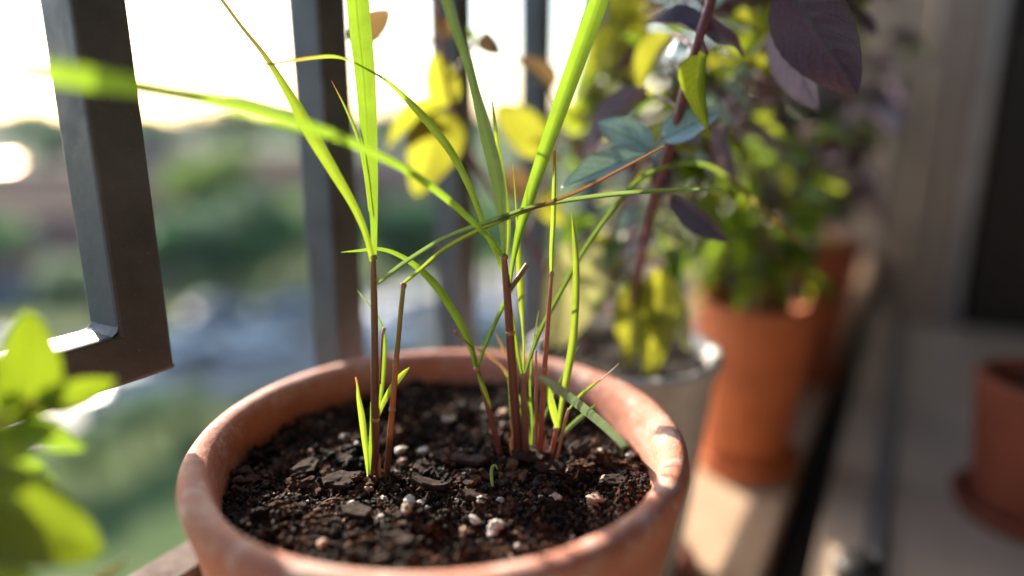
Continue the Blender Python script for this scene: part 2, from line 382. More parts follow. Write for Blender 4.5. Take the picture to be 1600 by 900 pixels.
# wooded hills on the skyline
def hill(name, az0, az1, dist, height, seed):
    vs, fs = [], []; n = 80
    for i in range(n+1):
        a = R(az0+(az1-az0)*i/n)                       # degrees left of +Y
        h = height*(.75+.35*noise.noise(Vector((i*.09, seed, 0)))+.06*noise.noise(Vector((i*.8, seed, 4))))
        for j, (dd, hh) in enumerate(((0, 0), (.25, .55), (.5, 1), (1.0, .85), (1.6, 0))):
            d = dist*(1+dd*.35)
            vs.append((-math.sin(a)*d, math.cos(a)*d, GZ-.5+h*hh))
    for i in range(n):
        for j in range(4): fs.append((i*5+j, (i+1)*5+j, (i+1)*5+j+1, i*5+j+1))
    return tag(mesh_obj(name, vs, fs, M['hill']), kind='structure')
hill('hill', -30, 120, 420, 17, 2.2); hill('hill', -30, 120, 300, 11, 7.9)

# trees ------------------------------------------------------------
def crown_mesh(name, seed, n=2600):
    rnd = random.Random(seed); vs, fs, uv = [], [], []
    lobes = [(Vector((0, 0, .1)), .62)]+[(Vector((rnd.uniform(-.55, .55), rnd.uniform(-.55, .55), rnd.uniform(-.45, .7))), rnd.uniform(.28, .45)) for _ in range(9)]
    for i in range(n):
        c, r = rnd.choice(lobes)
        d = Vector((rnd.gauss(0, 1), rnd.gauss(0, 1), rnd.gauss(0, 1))).normalized()
        p = c+d*r*rnd.uniform(.6, 1.08); s = rnd.uniform(.05, .11)
        q = Euler((rnd.uniform(-1, 1), rnd.uniform(-1, 1), rnd.uniform(0, 6.3))).to_matrix()
        k = len(vs)
        for a, b in ((-.5, -.1), (.1, -.9), (.5, .1), (-.05, .9)): vs.append(p+q @ Vector((a*s, b*s, 0))); uv.append((a+.5, b*.5+.5))
        fs.append((k, k+1, k+2, k+3))
    me = bpy.data.meshes.new(name); me.from_pydata([tuple(v) for v in vs], [], fs); l = me.uv_layers.new(name='UVMap')
    for lp in me.loops: l.data[lp.index].uv = uv[lp.vertex_index]
    me.materials.append(M['crown']); return me
def trunk_mesh(seed):
    rnd = random.Random(seed); bm = bmesh.new()
    def limb(a, b, r0, r1):
        a, b = Vector(a), Vector(b); q = (b-a).to_track_quat('Z', 'Y').to_matrix()
        ra = [bm.verts.new(a+q @ Vector((r0*math.cos(t*math.pi/3.5), r0*math.sin(t*math.pi/3.5), 0))) for t in range(7)]
        rb = [bm.verts.new(b+q @ Vector((r1*math.cos(t*math.pi/3.5), r1*math.sin(t*math.pi/3.5), 0))) for t in range(7)]
        for t in range(7): bm.faces.new((ra[t], ra[(t+1) % 7], rb[(t+1) % 7], rb[t]))
    limb((0, 0, -1.6), (.03, .02, -.3), .075, .05); limb((.03, .02, -.3), (.0, -.05, .5), .05, .015)
    for k in range(6):
        a = k*1.05+rnd.random(); limb((.02, .01, -.5+.12*k), (.5*math.cos(a), .5*math.sin(a), -.05+.1*k), .03, .008)
    me = bpy.data.meshes.new('trunk'); bm.to_mesh(me); bm.free(); me.materials.append(M['trunk']); return me
CROWNS = [crown_mesh('crown', s) for s in (1, 2, 3, 4)]; TRUNKS = [trunk_mesh(s) for s in (1, 2)]
def obj_mat(o, m):
    o.material_slots[0].link = 'OBJECT'; o.material_slots[0].material = m
ntree = [0]
def tree(p, h, wd, mat, label, group='trees beyond the street'):
    e = empty('tree', (p[0], p[1], GZ), random.uniform(0, 6.3)); tag(e, label, 'tree', group)
    s = Vector((wd/2, wd/2, h/2.5)); ntree[0] += 1
    c = link(bpy.data.objects.new('crown', CROWNS[ntree[0] % 4]), e); c.scale = s; c.location.z = h*.62; obj_mat(c, M[mat])
    t = link(bpy.data.objects.new('trunk', TRUNKS[ntree[0] % 2]), e); t.scale = s; t.location.z = h*.62
    return e
def ptree(px, py, h, wd, mat, label): p = onz(px, py, GZ); return tree(p, h, wd, mat, label)
ptree(285, 505, 7.2, 10, 'crown', 'round green tree at the kerb nearest the tall black bar')
ptree(365, 498, 8.2, 10.5, 'crown3', 'dark green tree in the middle of the row behind parked cars')
ptree(450, 492, 7.4, 9.5, 'crown', 'green tree behind the second black railing bar, left edge')
ptree(610, 480, 8, 11, 'crown3', 'dark green tree seen between second and third railing bars')
ptree(750, 480, 8, 11, 'crown', 'green tree seen between third and fourth railing bars')
ptree(345, 425, 10.5, 9.5, 'crown2', 'tall light green tree between the two brick houses')
ptree(430, 415, 7, 12, 'crown2', 'light green spreading tree in front of the purple brown house')
ptree(245, 400, 7, 11, 'crown', 'mid green tree at the foot of the central house')
ptree(140, 300, 14, 18, 'crown3', 'dark green tree rising over the roof of the left house')
ptree(70, 268, 15.5, 22, 'crown3', 'dark tree humped on the skyline at the far left')
ptree(160, 500, 4.2, 8, 'crown', 'low green tree behind the left railing bar')
ptree(-60, 480, 8, 10, 'crown', 'green tree outside the left picture edge')
def shrub(px, py, h, wd, mat, label):
    e = ptree(px, py, h, wd, mat, label); e.name = 'shrub'; e['category'] = 'shrub'; e['group'] = 'shrubs on the lawn'
shrub(215, 705, 2.4, 4.2, 'crown', 'low dark green shrub on the lawn left of the large pot')
shrub(140, 760, 1.8, 3.0, 'crown2', 'small light green shrub on the lawn behind the left leaves')
shrub(285, 660, 1.6, 3.2, 'crown', 'small green shrub near the kerb above the pot rim')
for k, (px, lab) in enumerate(((230, 'far skyline tree just right of the left railing bar'), (325, 'far skyline tree above the light green tree'), (410, 'far skyline tree left of the second railing bar'), (500, 'far skyline tree hidden behind the second railing bar'),
                               (600, 'far skyline tree between second and third railing bars'), (720, 'far skyline tree right of the third railing bar'), (860, 'far skyline tree right of the fourth railing bar'), (940, 'far skyline tree behind the basil leaves'))):
    ptree(px, 268-k % 3*8, 15+k % 3*1.5, 26, ('crown', 'crown3', 'crown2')[k % 3], lab)

# houses -----------------------------------------------------------
def house(px, py, wd, dp, h, rz, wall, roof, label, floors=2):
    p = onz(px, py, GZ); e = empty('house', (p.x, p.y, GZ), rz); tag(e, label, 'house', 'houses across the street')
    box('wall', (-wd/2, -dp/2, 0), (wd/2, dp/2, h), M[wall], e)
    r = h*.42; ov = .5
    v = [(-wd/2-ov, -dp/2-ov, h), (wd/2+ov, -dp/2-ov, h), (wd/2+ov, dp/2+ov, h), (-wd/2-ov, dp/2+ov, h), (-wd/2+1, 0, h+r), (wd/2-1, 0, h+r)]
    rf = mesh_obj('roof', v, [(0, 1, 5, 4), (2, 3, 4, 5), (1, 2, 5), (3, 0, 4), (3, 2, 1, 0)], M[roof], e, smooth=False)
    box('chimney', (wd*.2, -.4, h+r*.4), (wd*.2+.9, .4, h+r+.9), M[wall], rf)
    nw = max(3, int(wd/3))
    for f in range(floors):
        for k in range(nw):
            x = -wd/2+(k+.5)*wd/nw; z = h/floors*(f+.35)
            if f == 0 and k == nw//2:
                box('door', (x-.5, -dp/2-.06, 0), (x+.5, -dp/2+.01, 2.1), M['white'], e); continue
            wn = box('window', (x-.65, -dp/2-.05, z), (x+.65, -dp/2+.01, z+1.35), M['white'], e)
            box('pane', (x-.55, -dp/2-.07, z+.1), (x+.55, -dp/2-.03, z+1.25), M['glass'], wn)
    return e, p
faz = math.atan2(fw.x, fw.y)
house(70, 415, 24, 12, 5.2, YAW+R(24), 'brick', 'roof', 'long red brick house behind the left railing bar')
house(262, 335, 14, 10, 5.8, YAW+R(10), 'brick2', 'roof2', 'brown house in the middle distance right of the left bar')
house(450, 345, 18, 10, 6.0, YAW-R(8), 'brick2', 'roof', 'purple brown house beside the second railing bar')
house(640, 340, 17, 10, 6.0, YAW-R(15), 'brick', 'roof2', 'brick house glimpsed between second and third bars')
house(185, 272, 24, 12, 7, YAW+R(20), 'brick2', 'roof2', 'far pale roofed house below the wooded skyline')
# added reflector on the far hall's roof, tilted to throw a sun glint
hp = onz(16, 302, GZ); hall = empty('hall', (hp.x, hp.y, GZ), YAW+R(30))
tag(hall, 'flat roofed brown hall at the left edge with an added sun glint panel', 'building')
box('wall', (-13, -6, 0), (13, 6, 4.2), M['brick2'], hall); box('roof', (-13.4, -6.4, 4.2), (13.4, 6.4, 4.6), M['roof2'], hall)
gp = hp+Vector((0, 0, 5.2)); hv = (to_sun+(CAM-gp).normalized()).normalized()
q = Matrix.Rotation(-(YAW+R(30)), 3, 'Z') @ hv
gpanel = bm_obj('glint_panel', box_bm((-1.5, -1.2, -.06), (1.5, 1.2, .06), .02), M['glint_panel'], hall)
gpanel.rotation_euler = q.to_track_quat('Z', 'Y').to_euler(); gpanel.location = (0, 0, 5.2)
box('glint_panel_kerb', (-1.3, -1.0, 4.6), (1.3, 1.0, 5.0), M['white'], hall)

# cars -------------------------------------------------------------
def car_meshes():
    out = {}
    prof = [(-2.15, .35), (-2.2, .6), (-2.1, .88), (-1.5, .95), (1.05, .98), (1.95, .82), (2.18, .62), (2.15, .35)]
    def extr(pr, y, inset=0):
        bm = bmesh.new(); n = len(pr)
        a = [bm.verts.new((x, -y, z)) for x, z in pr]; b = [bm.verts.new((x, y, z)) for x, z in pr]
        bm.faces.new(a[::-1]); bm.faces.new(b)
        for i in range(n): bm.faces.new((a[i], a[(i+1) % n], b[(i+1) % n], b[i]))
        bmesh.ops.recalc_face_normals(bm, faces=bm.faces[:])
        return bm
    b = extr(prof, .86); bmesh.ops.bevel(b, geom=b.edges[:], offset=.07, segments=2, affect='EDGES')
    me = bpy.data.meshes.new('body'); b.to_mesh(me); b.free(); me.materials.append(M['car_white']); out['body'] = me
    def cab(pr_lo, pr_hi, z0, z1, y0, y1, nm, mat):
        bm = bmesh.new()
        v = [bm.verts.new(c) for c in ((pr_lo[0], -y0, z0), (pr_lo[1], -y0, z0), (pr_lo[1], y0, z0), (pr_lo[0], y0, z0), (pr_hi[0], -y1, z1), (pr_hi[1], -y1, z1), (pr_hi[1], y1, z1), (pr_hi[0], y1, z1))]
        for f in ((0, 3, 2, 1), (4, 5, 6, 7), (0, 1, 5, 4), (1, 2, 6, 5), (2, 3, 7, 6), (3, 0, 4, 7)): bm.faces.new([v[i] for i in f])
        bmesh.ops.bevel(bm, geom=bm.edges[:], offset=.05, segments=2, affect='EDGES')
        me = bpy.data.meshes.new(nm); bm.to_mesh(me); bm.free(); me.materials.append(mat); out[nm] = me
    cab((-1.75, 1.1), (-1.25, .4), .93, 1.40, .78, .62, 'window', M['glass'])
    cab((-1.30, .46), (-1.22, .36), 1.38, 1.46, .65, .60, 'roof', M['car_white'])
    def wheel(nm, r, wd, mat):
        bm = bmesh.new(); bmesh.ops.create_cone(bm, cap_ends=True, segments=20, radius1=r, radius2=r, depth=wd)
        bmesh.ops.rotate(bm, verts=bm.verts, matrix=Matrix.Rotation(math.pi/2, 3, 'X')); bmesh.ops.bevel(bm, geom=bm.edges[:], offset=.02, segments=1, affect='EDGES')
        me = bpy.data.meshes.new(nm); bm.to_mesh(me); bm.free(); me.materials.append(mat); out[nm] = me
    wheel('tyre', .32, .2, M['tyre']); wheel('rim', .2, .22, M['rim'])
    for nm, mat in (('headlight', 'lamp'), ('tail_light', 'lamp_red')):
        b = box_bm((-.05, -.16, -.07), (.05, .16, .07), .02); me = bpy.data.meshes.new(nm); b.to_mesh(me); b.free(); me.materials.append(M[mat]); out[nm] = me
    return out
CM = car_meshes()
def car(s, q, rot, col, label):
    x, y = street_pt(s, q); e = empty('parked_car', (x, y, GZ+.02), math.atan2(sd.y, sd.x)+rot)
    tag(e, label, 'car', 'cars parked along the street')
    def part(nm, loc=(0, 0, 0), par=e, m=None):
        o = link(bpy.data.objects.new(nm, CM[nm]), par); o.location = loc
        if m: obj_mat(o, M[m])
        return o
    part('body', m=col); part('window'); part('roof', m=col)
    for sx in (-1.35, 1.35):
        for sy in (-.78, .78): t = part('tyre', (sx, sy, .32)); part('rim', (0, 0, 0), t)
    for sy in (-.58, .58): part('headlight', (2.14, sy, .68)); part('tail_light', (-2.14, sy, .72))
def sq(px, py):
    v = onz(px, py, GZ)-pa; return v.dot(sd), v.dot(sn)
CARS = [(285, 552, 0, 'car_white', 'white car parked right of the black railing corner'),
        (405, 548, 0, 'car_white', 'white car parked left of the second railing bar'),
        (445, 492, math.pi, 'car_silver', 'silver car at the far kerb beside the second bar'),
        (205, 628, math.pi, 'car_silver', 'silver car on the near side below the railing corner'),
        (30, 470, 0, 'car_blue', 'blue car at the far left edge above the leaves'),
        (-40, 560, 0, 'car_white', 'white car hidden behind the foreground leaves'),
        (215, 450, math.pi, 'car_silver', 'silver car seen just right of the left railing bar'),
        (610, 540, 0, 'car_white', 'white car seen between second and third railing bars'),
        (630, 492, math.pi, 'car_silver', 'silver car at the far kerb between second and third bars'),
        (745, 500, 0, 'car_white', 'white car glimpsed between third and fourth railing bars'),
        (120, 470, 0, 'car_dark', 'dark car behind the left railing bar'),
        (345, 500, 0, 'car_blue', 'blue car in the row under the green trees')]
for px, py, rot, colr, lab in CARS:
    s, q_ = sq(px, py); car(s, max(.3, q_) if q_ < 30 else q_, rot, colr, lab)

# ================================================================== THE SETTING: balcony and room
tag(box('ledge', (-.335, -2.2, -.16), (-.056, 3.2, 0), M['ledge'], bev=.004), kind='structure')
tag(box('slab', (-.33, -2.2, -.4), (3.2, 3.2, -.165), M['render']), kind='structure')
tag(box('shadow_slot', (-.055, -2.2, -.16), (-.031, 3.2, -.022), M['slot']), kind='structure')  # dark slot kept to deepen the bottom rail's shadow line
fl = tag(box('floor', (-.030, -2.2, -.16), (3.2, 3.2, -.012), M['slot']), kind='structure')
def tiles():
    ys = [-1.9+.42*k for k in range(11)]
    for (x0, x1) in ((-.029, .0035), (.0175, .30), (.304, .72), (.724, 1.14)):
        for a in ys:
            box('floor_tile', (x0, a+.002, -.0115), (x1, a+.418, 0), M['tile'], fl, bev=.0015, seg=1)
tiles()
tk = tag(box('door_track', (.005, -1.9, -.0118), (.016, 1.16, .003), M['track'], bev=.001), 'aluminium sliding door track set into the floor tiles', 'track')
box('rail_ridge', (.0085, -1.9, .003), (.0125, 1.16, .009), M['track'], tk, bev=.0008)
# facade wall with the door opening (its far jamb is the beige upright)
tag(box('facade_wall', (-.03, 1.26, -.011), (.16, 3.2, 2.8), M['render']), kind='structure')
tag(box('facade_wall', (-.03, -2.2, .001), (.16, -1.5, 2.8), M['render']), kind='structure')
tag(box('facade_wall', (-.03, -1.5, 2.15), (.16, 1.26, 2.8), M['render']), kind='structure')
tag(box('partition_wall', (-.335, 1.75, .0005), (-.0305, 1.83, 2.3), M['render']), 'pale partition wall closing the far end of the ledge', 'wall')
df = empty('door_frame', (0, 1.18, 0)); tag(df, 'beige upright door frame at the far end of the threshold', 'door frame')
box('jamb', (0, 0, .001), (.062, .075, 2.14), M['frame'], df, bev=.003)
box('stop_strip', (.064, .012, .001), (.082, .07, 2.14), M['track'], df, bev=.002)
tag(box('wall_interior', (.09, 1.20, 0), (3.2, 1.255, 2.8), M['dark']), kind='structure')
tag(box('wall_back', (3.0, -2.2, 0), (3.2, 1.2, 2.8), M['plaster']), kind='structure')
tag(box('wall_side', (.16, -2.2, 0), (3.0, -2.05, 2.8), M['plaster']), kind='structure')
tag(box('ceiling', (-.03, -2.2, 2.8), (3.2, 3.2, 2.9), M['ceiling']), kind='structure')
ds = tag(lathe('door_stop', [(0, 0), (.014, 0), (.0155, .003), (.0155, .012), (.012, .017), (0, .018)], M['rubber'], n=24), 'small black rubber door stop at the bottom edge', 'door stop')
p = onz(1338, 905, .001); ds.location = (p.x, p.y, 0)

# railing ------------------------------------------------------------
RX, BW = -.271, .0208
rail = empty('railing', (RX, .153, 0)); tag(rail, 'anthracite square bar balcony railing with a rusty bottom rail', 'railing')
def rbox(name, y0, y1, z0, z1, mat='paint', x0=-BW/2, x1=BW/2, par=rail, bev=.0018):
    return box(name, (x0, y0, z0), (x1, y1, z1), M[mat], par, bev=bev, seg=2)
SP = .117
for k in range(-7, 22):
    y = k*SP
    if k in (0, -1, -4, -5): continue
    rbox('bar', y-BW/2, y+BW/2, .1105, 1.0)
def u_bar(y1, y0, zb=.2055):
    """two uprights and the closed lower end, one bent square tube with welded mitres"""
    h = BW/2; bm = bmesh.new()
    path = [((y1+h, 1.0), (y1-h, 1.0)), ((y1+h, zb), (y1-h, zb+BW)), ((y0-h, zb), (y0+h, zb+BW)), ((y0-h, 1.0), (y0+h, 1.0))]
    rings = []
    for (o, i_) in path: rings.append([bm.verts.new((x, p[0], p[1])) for x, p in ((-h, o), (h, o), (h, i_), (-h, i_))])
    for a, b in zip(rings, rings[1:]):
        for q in range(4): bm.faces.new((a[q], a[(q+1) % 4], b[(q+1) % 4], b[q]))
    bm.faces.new(rings[0]); bm.faces.new(rings[-1][::-1])
    bmesh.ops.recalc_face_normals(bm, faces=bm.faces[:])
    el = [e for e in bm.edges if not any(v.co.z > .99 for v in e.verts) or abs(e.verts[0].co.z-e.verts[1].co.z) > .1]
    el = [e for e in el if abs(e.verts[0].co.x-e.verts[1].co.x) > 1e-4 or e.calc_face_angle(0) > .3]
    bmesh.ops.bevel(bm, geom=el, offset=.0016, segments=2, affect='EDGES', profile=.6)
    bm_obj('u_bar', bm, M['paint'], rail)
    for s_, yy in ((1, y1-h), (-1, y0+h)):               # weld bead in each inner corner, bump on each outer one
        vs, fs = [], []; n = 14
        for i in range(n+1):
            x = -h+.0006+(BW-.0012)*i/n
            for j in range(7):
                a = j/6*math.pi/2; rr = .0046+.0013*noise.noise(Vector((x*700, j*.7, s_)))
                vs.append((x, yy+s_*.0003-s_*rr*(1-math.sin(a)), zb+BW-.0003+rr*(1-math.cos(a))))
        for i in range(n):
            for j in range(6): fs.append((i*7+j, (i+1)*7+j, (i+1)*7+j+1, i*7+j+1))
        mesh_obj('weld', vs, fs, M['paint'], rail)
        ob = bm_obj('weld', lump(3+s_, 3, .25), M['paint'], rail, True); ob.location = (h*.35, yy+s_*BW*.985, zb+.002); ob.scale = (.0080, .0009, .0018)
u_bar(0, -SP); u_bar(-4*SP, -5*SP)
rbox('bottom_rail', -2.0, 3.0, .090, .1103, 'rusty', -BW/2, BW/2, bev=.001)
rbox('top_rail', -2.0, 3.0, 1.0002, 1.03, 'paint', -.022, .022, bev=.004)
for y in (-1.6, 2.4): rbox('post', y-.018, y+.018, 0.0005, .0898, 'paint', -.016, .016)

# ================================================================== pots
def pot_profile(rt_, rb, h, lip, lh, t=.009):
    return [(0, .0), (rb*.97, 0), (rb, .003), (rb+(rt_-lip-rb)*.45, h*.42), (rt_-lip*1.05, h-lh*1.8), (rt_-lip*.75, h-lh*1.25), (rt_-lip*.28, h-lh*.75), (rt_, h-lh*.35), (rt_-.0006, h-lh*.16), (rt_-.0022, h-.0006),
            (rt_-.0048, h), (rt_-t*.85, h-.0012), (rt_-t*1.05, h-.0042), (rt_-t*1.2, h-.010), (rt_-t*1.5, h*.84), (rt_-t*1.9-.004, h*.6), (rb-t*.5, h*.12), (0, h*.1)]
def pot(name, loc, rt_, rb, h, mat, label, lip=.0055, lh=.016, t=.0105, saucer=None, cat='pot', wob=.006):
    e = empty(name, loc); tag(e, label, cat)
    z0 = .0
    if saucer:
        sr, sh, sm = saucer; z0 = .0045
        lathe('saucer', [(0, 0), (sr*.86, 0), (sr*.92, .002), (sr, sh*.8), (sr, sh), (sr-.003, sh+.0008), (sr-.005, sh), (sr*.86, .0042), (0, .0042)], M[sm], e, 72)
    b = lathe('body', pot_profile(rt_, rb, h, lip, lh, t), M[mat], e, 128, wob, loc[0]*90)
    b.location.z = z0
    return e
MP = Vector((-.156, .210, 0)); MH = .1845
mp = pot('flower_pot', MP, .1, .066, MH, 'terra', 'large terracotta pot with young grass shoots in the foreground', .0045, .017, .0105)
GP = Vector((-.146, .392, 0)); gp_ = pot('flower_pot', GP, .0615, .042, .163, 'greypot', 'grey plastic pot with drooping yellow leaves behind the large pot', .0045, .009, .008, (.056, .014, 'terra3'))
P2 = Vector((-.104, .598, 0)); p2_ = pot('flower_pot', P2, .0490, .037, .152, 'terra2', 'tall orange terracotta pot with green basil on a saucer', .0012, .012, .007, (.0475, .017, 'terra2'))
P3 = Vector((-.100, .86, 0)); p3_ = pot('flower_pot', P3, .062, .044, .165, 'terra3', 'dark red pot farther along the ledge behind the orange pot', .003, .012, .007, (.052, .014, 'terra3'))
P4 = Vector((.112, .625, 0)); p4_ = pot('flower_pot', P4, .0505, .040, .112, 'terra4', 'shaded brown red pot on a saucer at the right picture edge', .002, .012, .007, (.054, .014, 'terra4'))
P6 = Vector((-.203, 1.06, 0)); tr_ = empty('added_trough', P6); tag(tr_, 'long planter trough added behind the orange pot to shade the floor', 'planter')  # unseen trough, added to keep sun off the floor at right
TL = .40
box('base', (-.033, -TL, .0005), (.033, TL, .012), M['greypot'], tr_, bev=.001)
for nm_, a_, b_ in (('side_panel', (-.037, -TL, .012), (-.031, TL, .165)), ('side_panel', (.031, -TL, .012), (.037, TL, .165)), ('end_panel', (-.0308, -TL, .0122), (.0308, -TL+.006, .1645)), ('end_panel', (-.0308, TL-.006, .0122), (.0308, TL, .1645))):
    box(nm_, a_, b_, M['greypot'], tr_, bev=.001)
ts = box('potting_soil', (-.0305, -TL+.0065, .0125), (.0305, TL-.0065, .150), M['soil']); ts.location = P6; tag(ts, 'dark soil filling the added planter trough', 'soil')
P5 = Vector((-.195, .015, 0)); p5_ = pot('flower_pot', P5, .05, .036, .10, 'terra2', 'small terracotta pot of the lime green plant at the left edge', .002, .012, .007)

# soil ---------------------------------------------------------------
def soil_h(x, y):
    r = math.hypot(x, y)
    v = Vector((x*26, y*26, 3.1))
    return .0040*noise.noise(v)+.0046*noise.noise(v*2.1)+.0034*abs(noise.noise(v*4.6))+.0020*noise.noise(v*11)+.0010*noise.noise(v*24)
def soil_z(x, y):                                       # pot-local, main pot
    dv = Vector((x, y)).dot(Vector((-.5, .86)))
    m = math.hypot(x-.021, y-.022)
    return .1635+.055*max(0, dv)*.9-.012*max(0, -dv)+soil_h(x, y)*min(1, (.0885-math.hypot(x, y))*60+.35)+.0045*math.exp(-(m/.017)**2)
def soil_disc(name, r, n, zf, mat, parent=None):
    vs, fs = [(0, 0, zf(0, 0))], []; m = max(24, int(n*2.2))
    for i in range(1, n+1):
        for k in range(m):
            a = 2*math.pi*(k+.5*(i % 2))/m; x, y = r*i/n*math.cos(a), r*i/n*math.sin(a); vs.append((x, y, zf(x, y)))
    for k in range(m): fs.append((0, 1+k, 1+(k+1) % m))
    for i in range(n-1):
        o1, o2 = 1+i*m, 1+(i+1)*m
        for k in range(m):
            k2 = (k+1) % m
            if i % 2: fs += [(o1+k, o2+k, o1+k2), (o1+k2, o2+k, o2+k2)]
            else: fs += [(o1+k, o2+k, o2+k2), (o1+k, o2+k2, o1+k2)]
    return mesh_obj(name, vs, fs, mat, parent)
soil = soil_disc('potting_soil', .0885, 150, soil_z, M['soil']); soil.location = MP
tag(soil, 'dark crumbly potting soil with bark and perlite in the large pot', 'soil')
for pp, r, z, lab in ((GP, .0535, .159, 'dark soil in the grey plastic pot'), (P2, .0405, .142, 'dark soil under the green basil in the orange pot'),
                      (P3, .053, .15, 'dark soil in the dark red pot on the ledge'), (P4, .0425, .10, 'dark soil in the shaded pot at the right edge'), (P5, .0415, .088, 'dark soil in the small pot at the left edge')):
    s = soil_disc('potting_soil', r, 30, lambda x, y: z+soil_h(x, y)*.9, M['clod']); s.location = pp; tag(s, lab, 'soil')

def lump_mesh(name, mat, **kw):
    bm = lump(**kw); me = bpy.data.meshes.new(name); bm.to_mesh(me); bm.free(); me.materials.append(mat)
    me.polygons.foreach_set('use_smooth', [True]*len(me.polygons)); return me
def chip_mesh(seed):
    rnd = random.Random(seed); bm = bmesh.new(); n = 9
    prof = [(math.cos(2*math.pi*k/n)*rnd.uniform(.6, 1.05), math.sin(2*math.pi*k/n)*rnd.uniform(.4, .72)) for k in range(n)]
    lay = []
    for z, s in ((-.12, .82), (-.03, 1), (.06, .99), (.13, .86)):
        lay.append([bm.verts.new((x*s, y*s, z+.12*x*x-.08*y*x+rnd.uniform(-.035, .035))) for x, y in prof])
    for a, b in zip(lay, lay[1:]):
        for k in range(n): bm.faces.new((a[k], a[(k+1) % n], b[(k+1) % n], b[k]))
    ct = bm.verts.new((.05, 0, .14+rnd.uniform(0, .05))); cb = bm.verts.new((0, 0, -.12))
    for k in range(n): bm.faces.new((lay[-1][k], lay[-1][(k+1) % n], ct)); bm.faces.new((lay[0][(k+1) % n], lay[0][k], cb))
    bmesh.ops.subdivide_edges(bm, edges=bm.edges[:], cuts=1, use_grid_fill=True)
    for v in bm.verts: v.co.z += .07*noise.noise(v.co*4+Vector((seed, 0, 0)))+.035*noise.noise(Vector((v.co.x*3, v.co.y*14, seed)))
    me = bpy.data.meshes.new('bark_chip'); bm.to_mesh(me); bm.free(); me.materials.append(M['bark']); return me
def cluster_mesh(seed, mat, n=46, sq=(1, .9, .65)):
    rnd = random.Random(seed); vs, fs = [], []
    for k in range(n):
        d = Vector((rnd.gauss(0, 1), rnd.gauss(0, 1), rnd.gauss(0, 1))).normalized()*rnd.uniform(.25, .85)
        r = rnd.uniform(.10, .34)*(1.25-d.length*.6); bm = lump(seed*60+k, 2, .5, (1, rnd.uniform(.6, 1), rnd.uniform(.5, 1)), 1.9)
        q = Euler((rnd.uniform(0, 6), rnd.uniform(0, 6), 0)).to_matrix(); n0 = len(vs)
        for v in bm.verts:
            p = (q @ v.co)*r+d; vs.append((p.x*sq[0], p.y*sq[1], p.z*sq[2]))
        fs += [tuple(v.index+n0 for v in f.verts) for f in bm.faces]; bm.free()
    me = bpy.data.meshes.new('soil_clod'); me.from_pydata(vs, [], fs); me.materials.append(mat); return me
CLODS = [cluster_mesh(s, M['clod']) for s in range(4)]
CLODB = [cluster_mesh(s+9, M['clod_brown']) for s in range(3)]
PERL = [lump_mesh('perlite_granule', M['perlite'], seed=s+20, sub=3, amp=.62, freq=1.7, sq=(1, .85, .72)) for s in range(6)]
PEBB = [lump_mesh('pebble', M['pebble'], seed=s+30, sub=3, amp=.55, freq=1.5, sq=(1, .8, .75)) for s in range(5)]
CHIPS = [chip_mesh(s) for s in range(6)]
def on_soil(px, py):
    z = .168
    for _ in range(6):
        p = onz(px, py, z); z = soil_z(p.x-MP.x, p.y-MP.y)
    return Vector((p.x-MP.x, p.y-MP.y, z))
def put(me, lx, ly, size, sink=.3, flat=1, rot=None, dz=0):
    o = link(bpy.data.objects.new(me.name.split('.')[0], me), soil)
    o.location = (lx, ly, soil_z(lx, ly)+size*(.5-sink)*flat+dz)
    o.rotation_euler = rot or (random.uniform(-.5, .5), random.uniform(-.5, .5), random.uniform(0, 6.3)); o.scale = (size, size, size*flat)
    return o
rs = random.Random(5); FIBRES = []
def rnd_disc(R_):
    while True:
        x, y = rs.uniform(-R_, R_), rs.uniform(-R_, R_)
        if math.hypot(x, y) < R_: return x, y
for k in range(210):
    x, y = rnd_disc(.0845); put(rs.choice(CLODS if rs.random() < .5 else CLODB), x, y, rs.uniform(.0018, .0055) if rs.random() < .72 else rs.uniform(.005, .0105), .42)
for k in range(22):
    x, y = rnd_disc(.082); put(rs.choice(CHIPS), x, y, rs.uniform(.002, .005), .15, rot=(rs.uniform(-.35, .35), rs.uniform(-.35, .35), rs.uniform(0, 6.3)))
for k in range(130):
    x, y = rnd_disc(.084)
    if noise.noise(Vector((x*40, y*40, 9))) < -.15: continue
    put(rs.choice(PERL if rs.random() < .6 else PEBB), x, y, rs.uniform(.00035, .0010), .1, dz=.0012)
# pieces that can be picked out in the photograph
def hero(me, px, py, wpx, flat=1, sink=.25, rot=None, dz=.0006):
    l = on_soil(px, py); d = (Vector((l.x, l.y, l.z))+MP-CAM).dot(fw); s = wpx/FPX*d/2
    return put(me, l.x, l.y, s, sink, flat, rot, dz)
for px, py, wd in ((626, 716, 20), (640, 793, 22), (658, 793, 13), (636, 812, 19), (597, 816, 17), (732, 748, 24), (728, 758, 10), (695, 717, 13), (752, 790, 20), (781, 790, 14), (868, 778, 17), (729, 737, 10), (663, 712, 20),
                   (548, 752, 9), (690, 770, 8), (742, 824, 18), (775, 830, 24), (770, 842, 20), (760, 640, 14), (700, 668, 16), (540, 690, 16), (560, 700, 14), (712, 790, 14), (600, 782, 12), (668, 800, 9), (550, 800, 14), (618, 745, 9), (938, 720, 12), (985, 718, 14), (990, 745, 18)):
    hero(rs.choice(PERL), px, py, wd*.92, .85, .1, None, .0016)
for px, py, wd in ((577, 760, 25), (577, 772, 16), (695, 717, 15), (636, 812, 20), (929, 790, 30), (945, 765, 16), (724, 836, 16), (788, 660, 22), (810, 640, 16), (505, 860, 22), (723, 846, 12), (630, 730, 22), (515, 655, 12)):
    hero(rs.choice(PEBB), px, py, wd*.88, .9, .1, None, .0016)
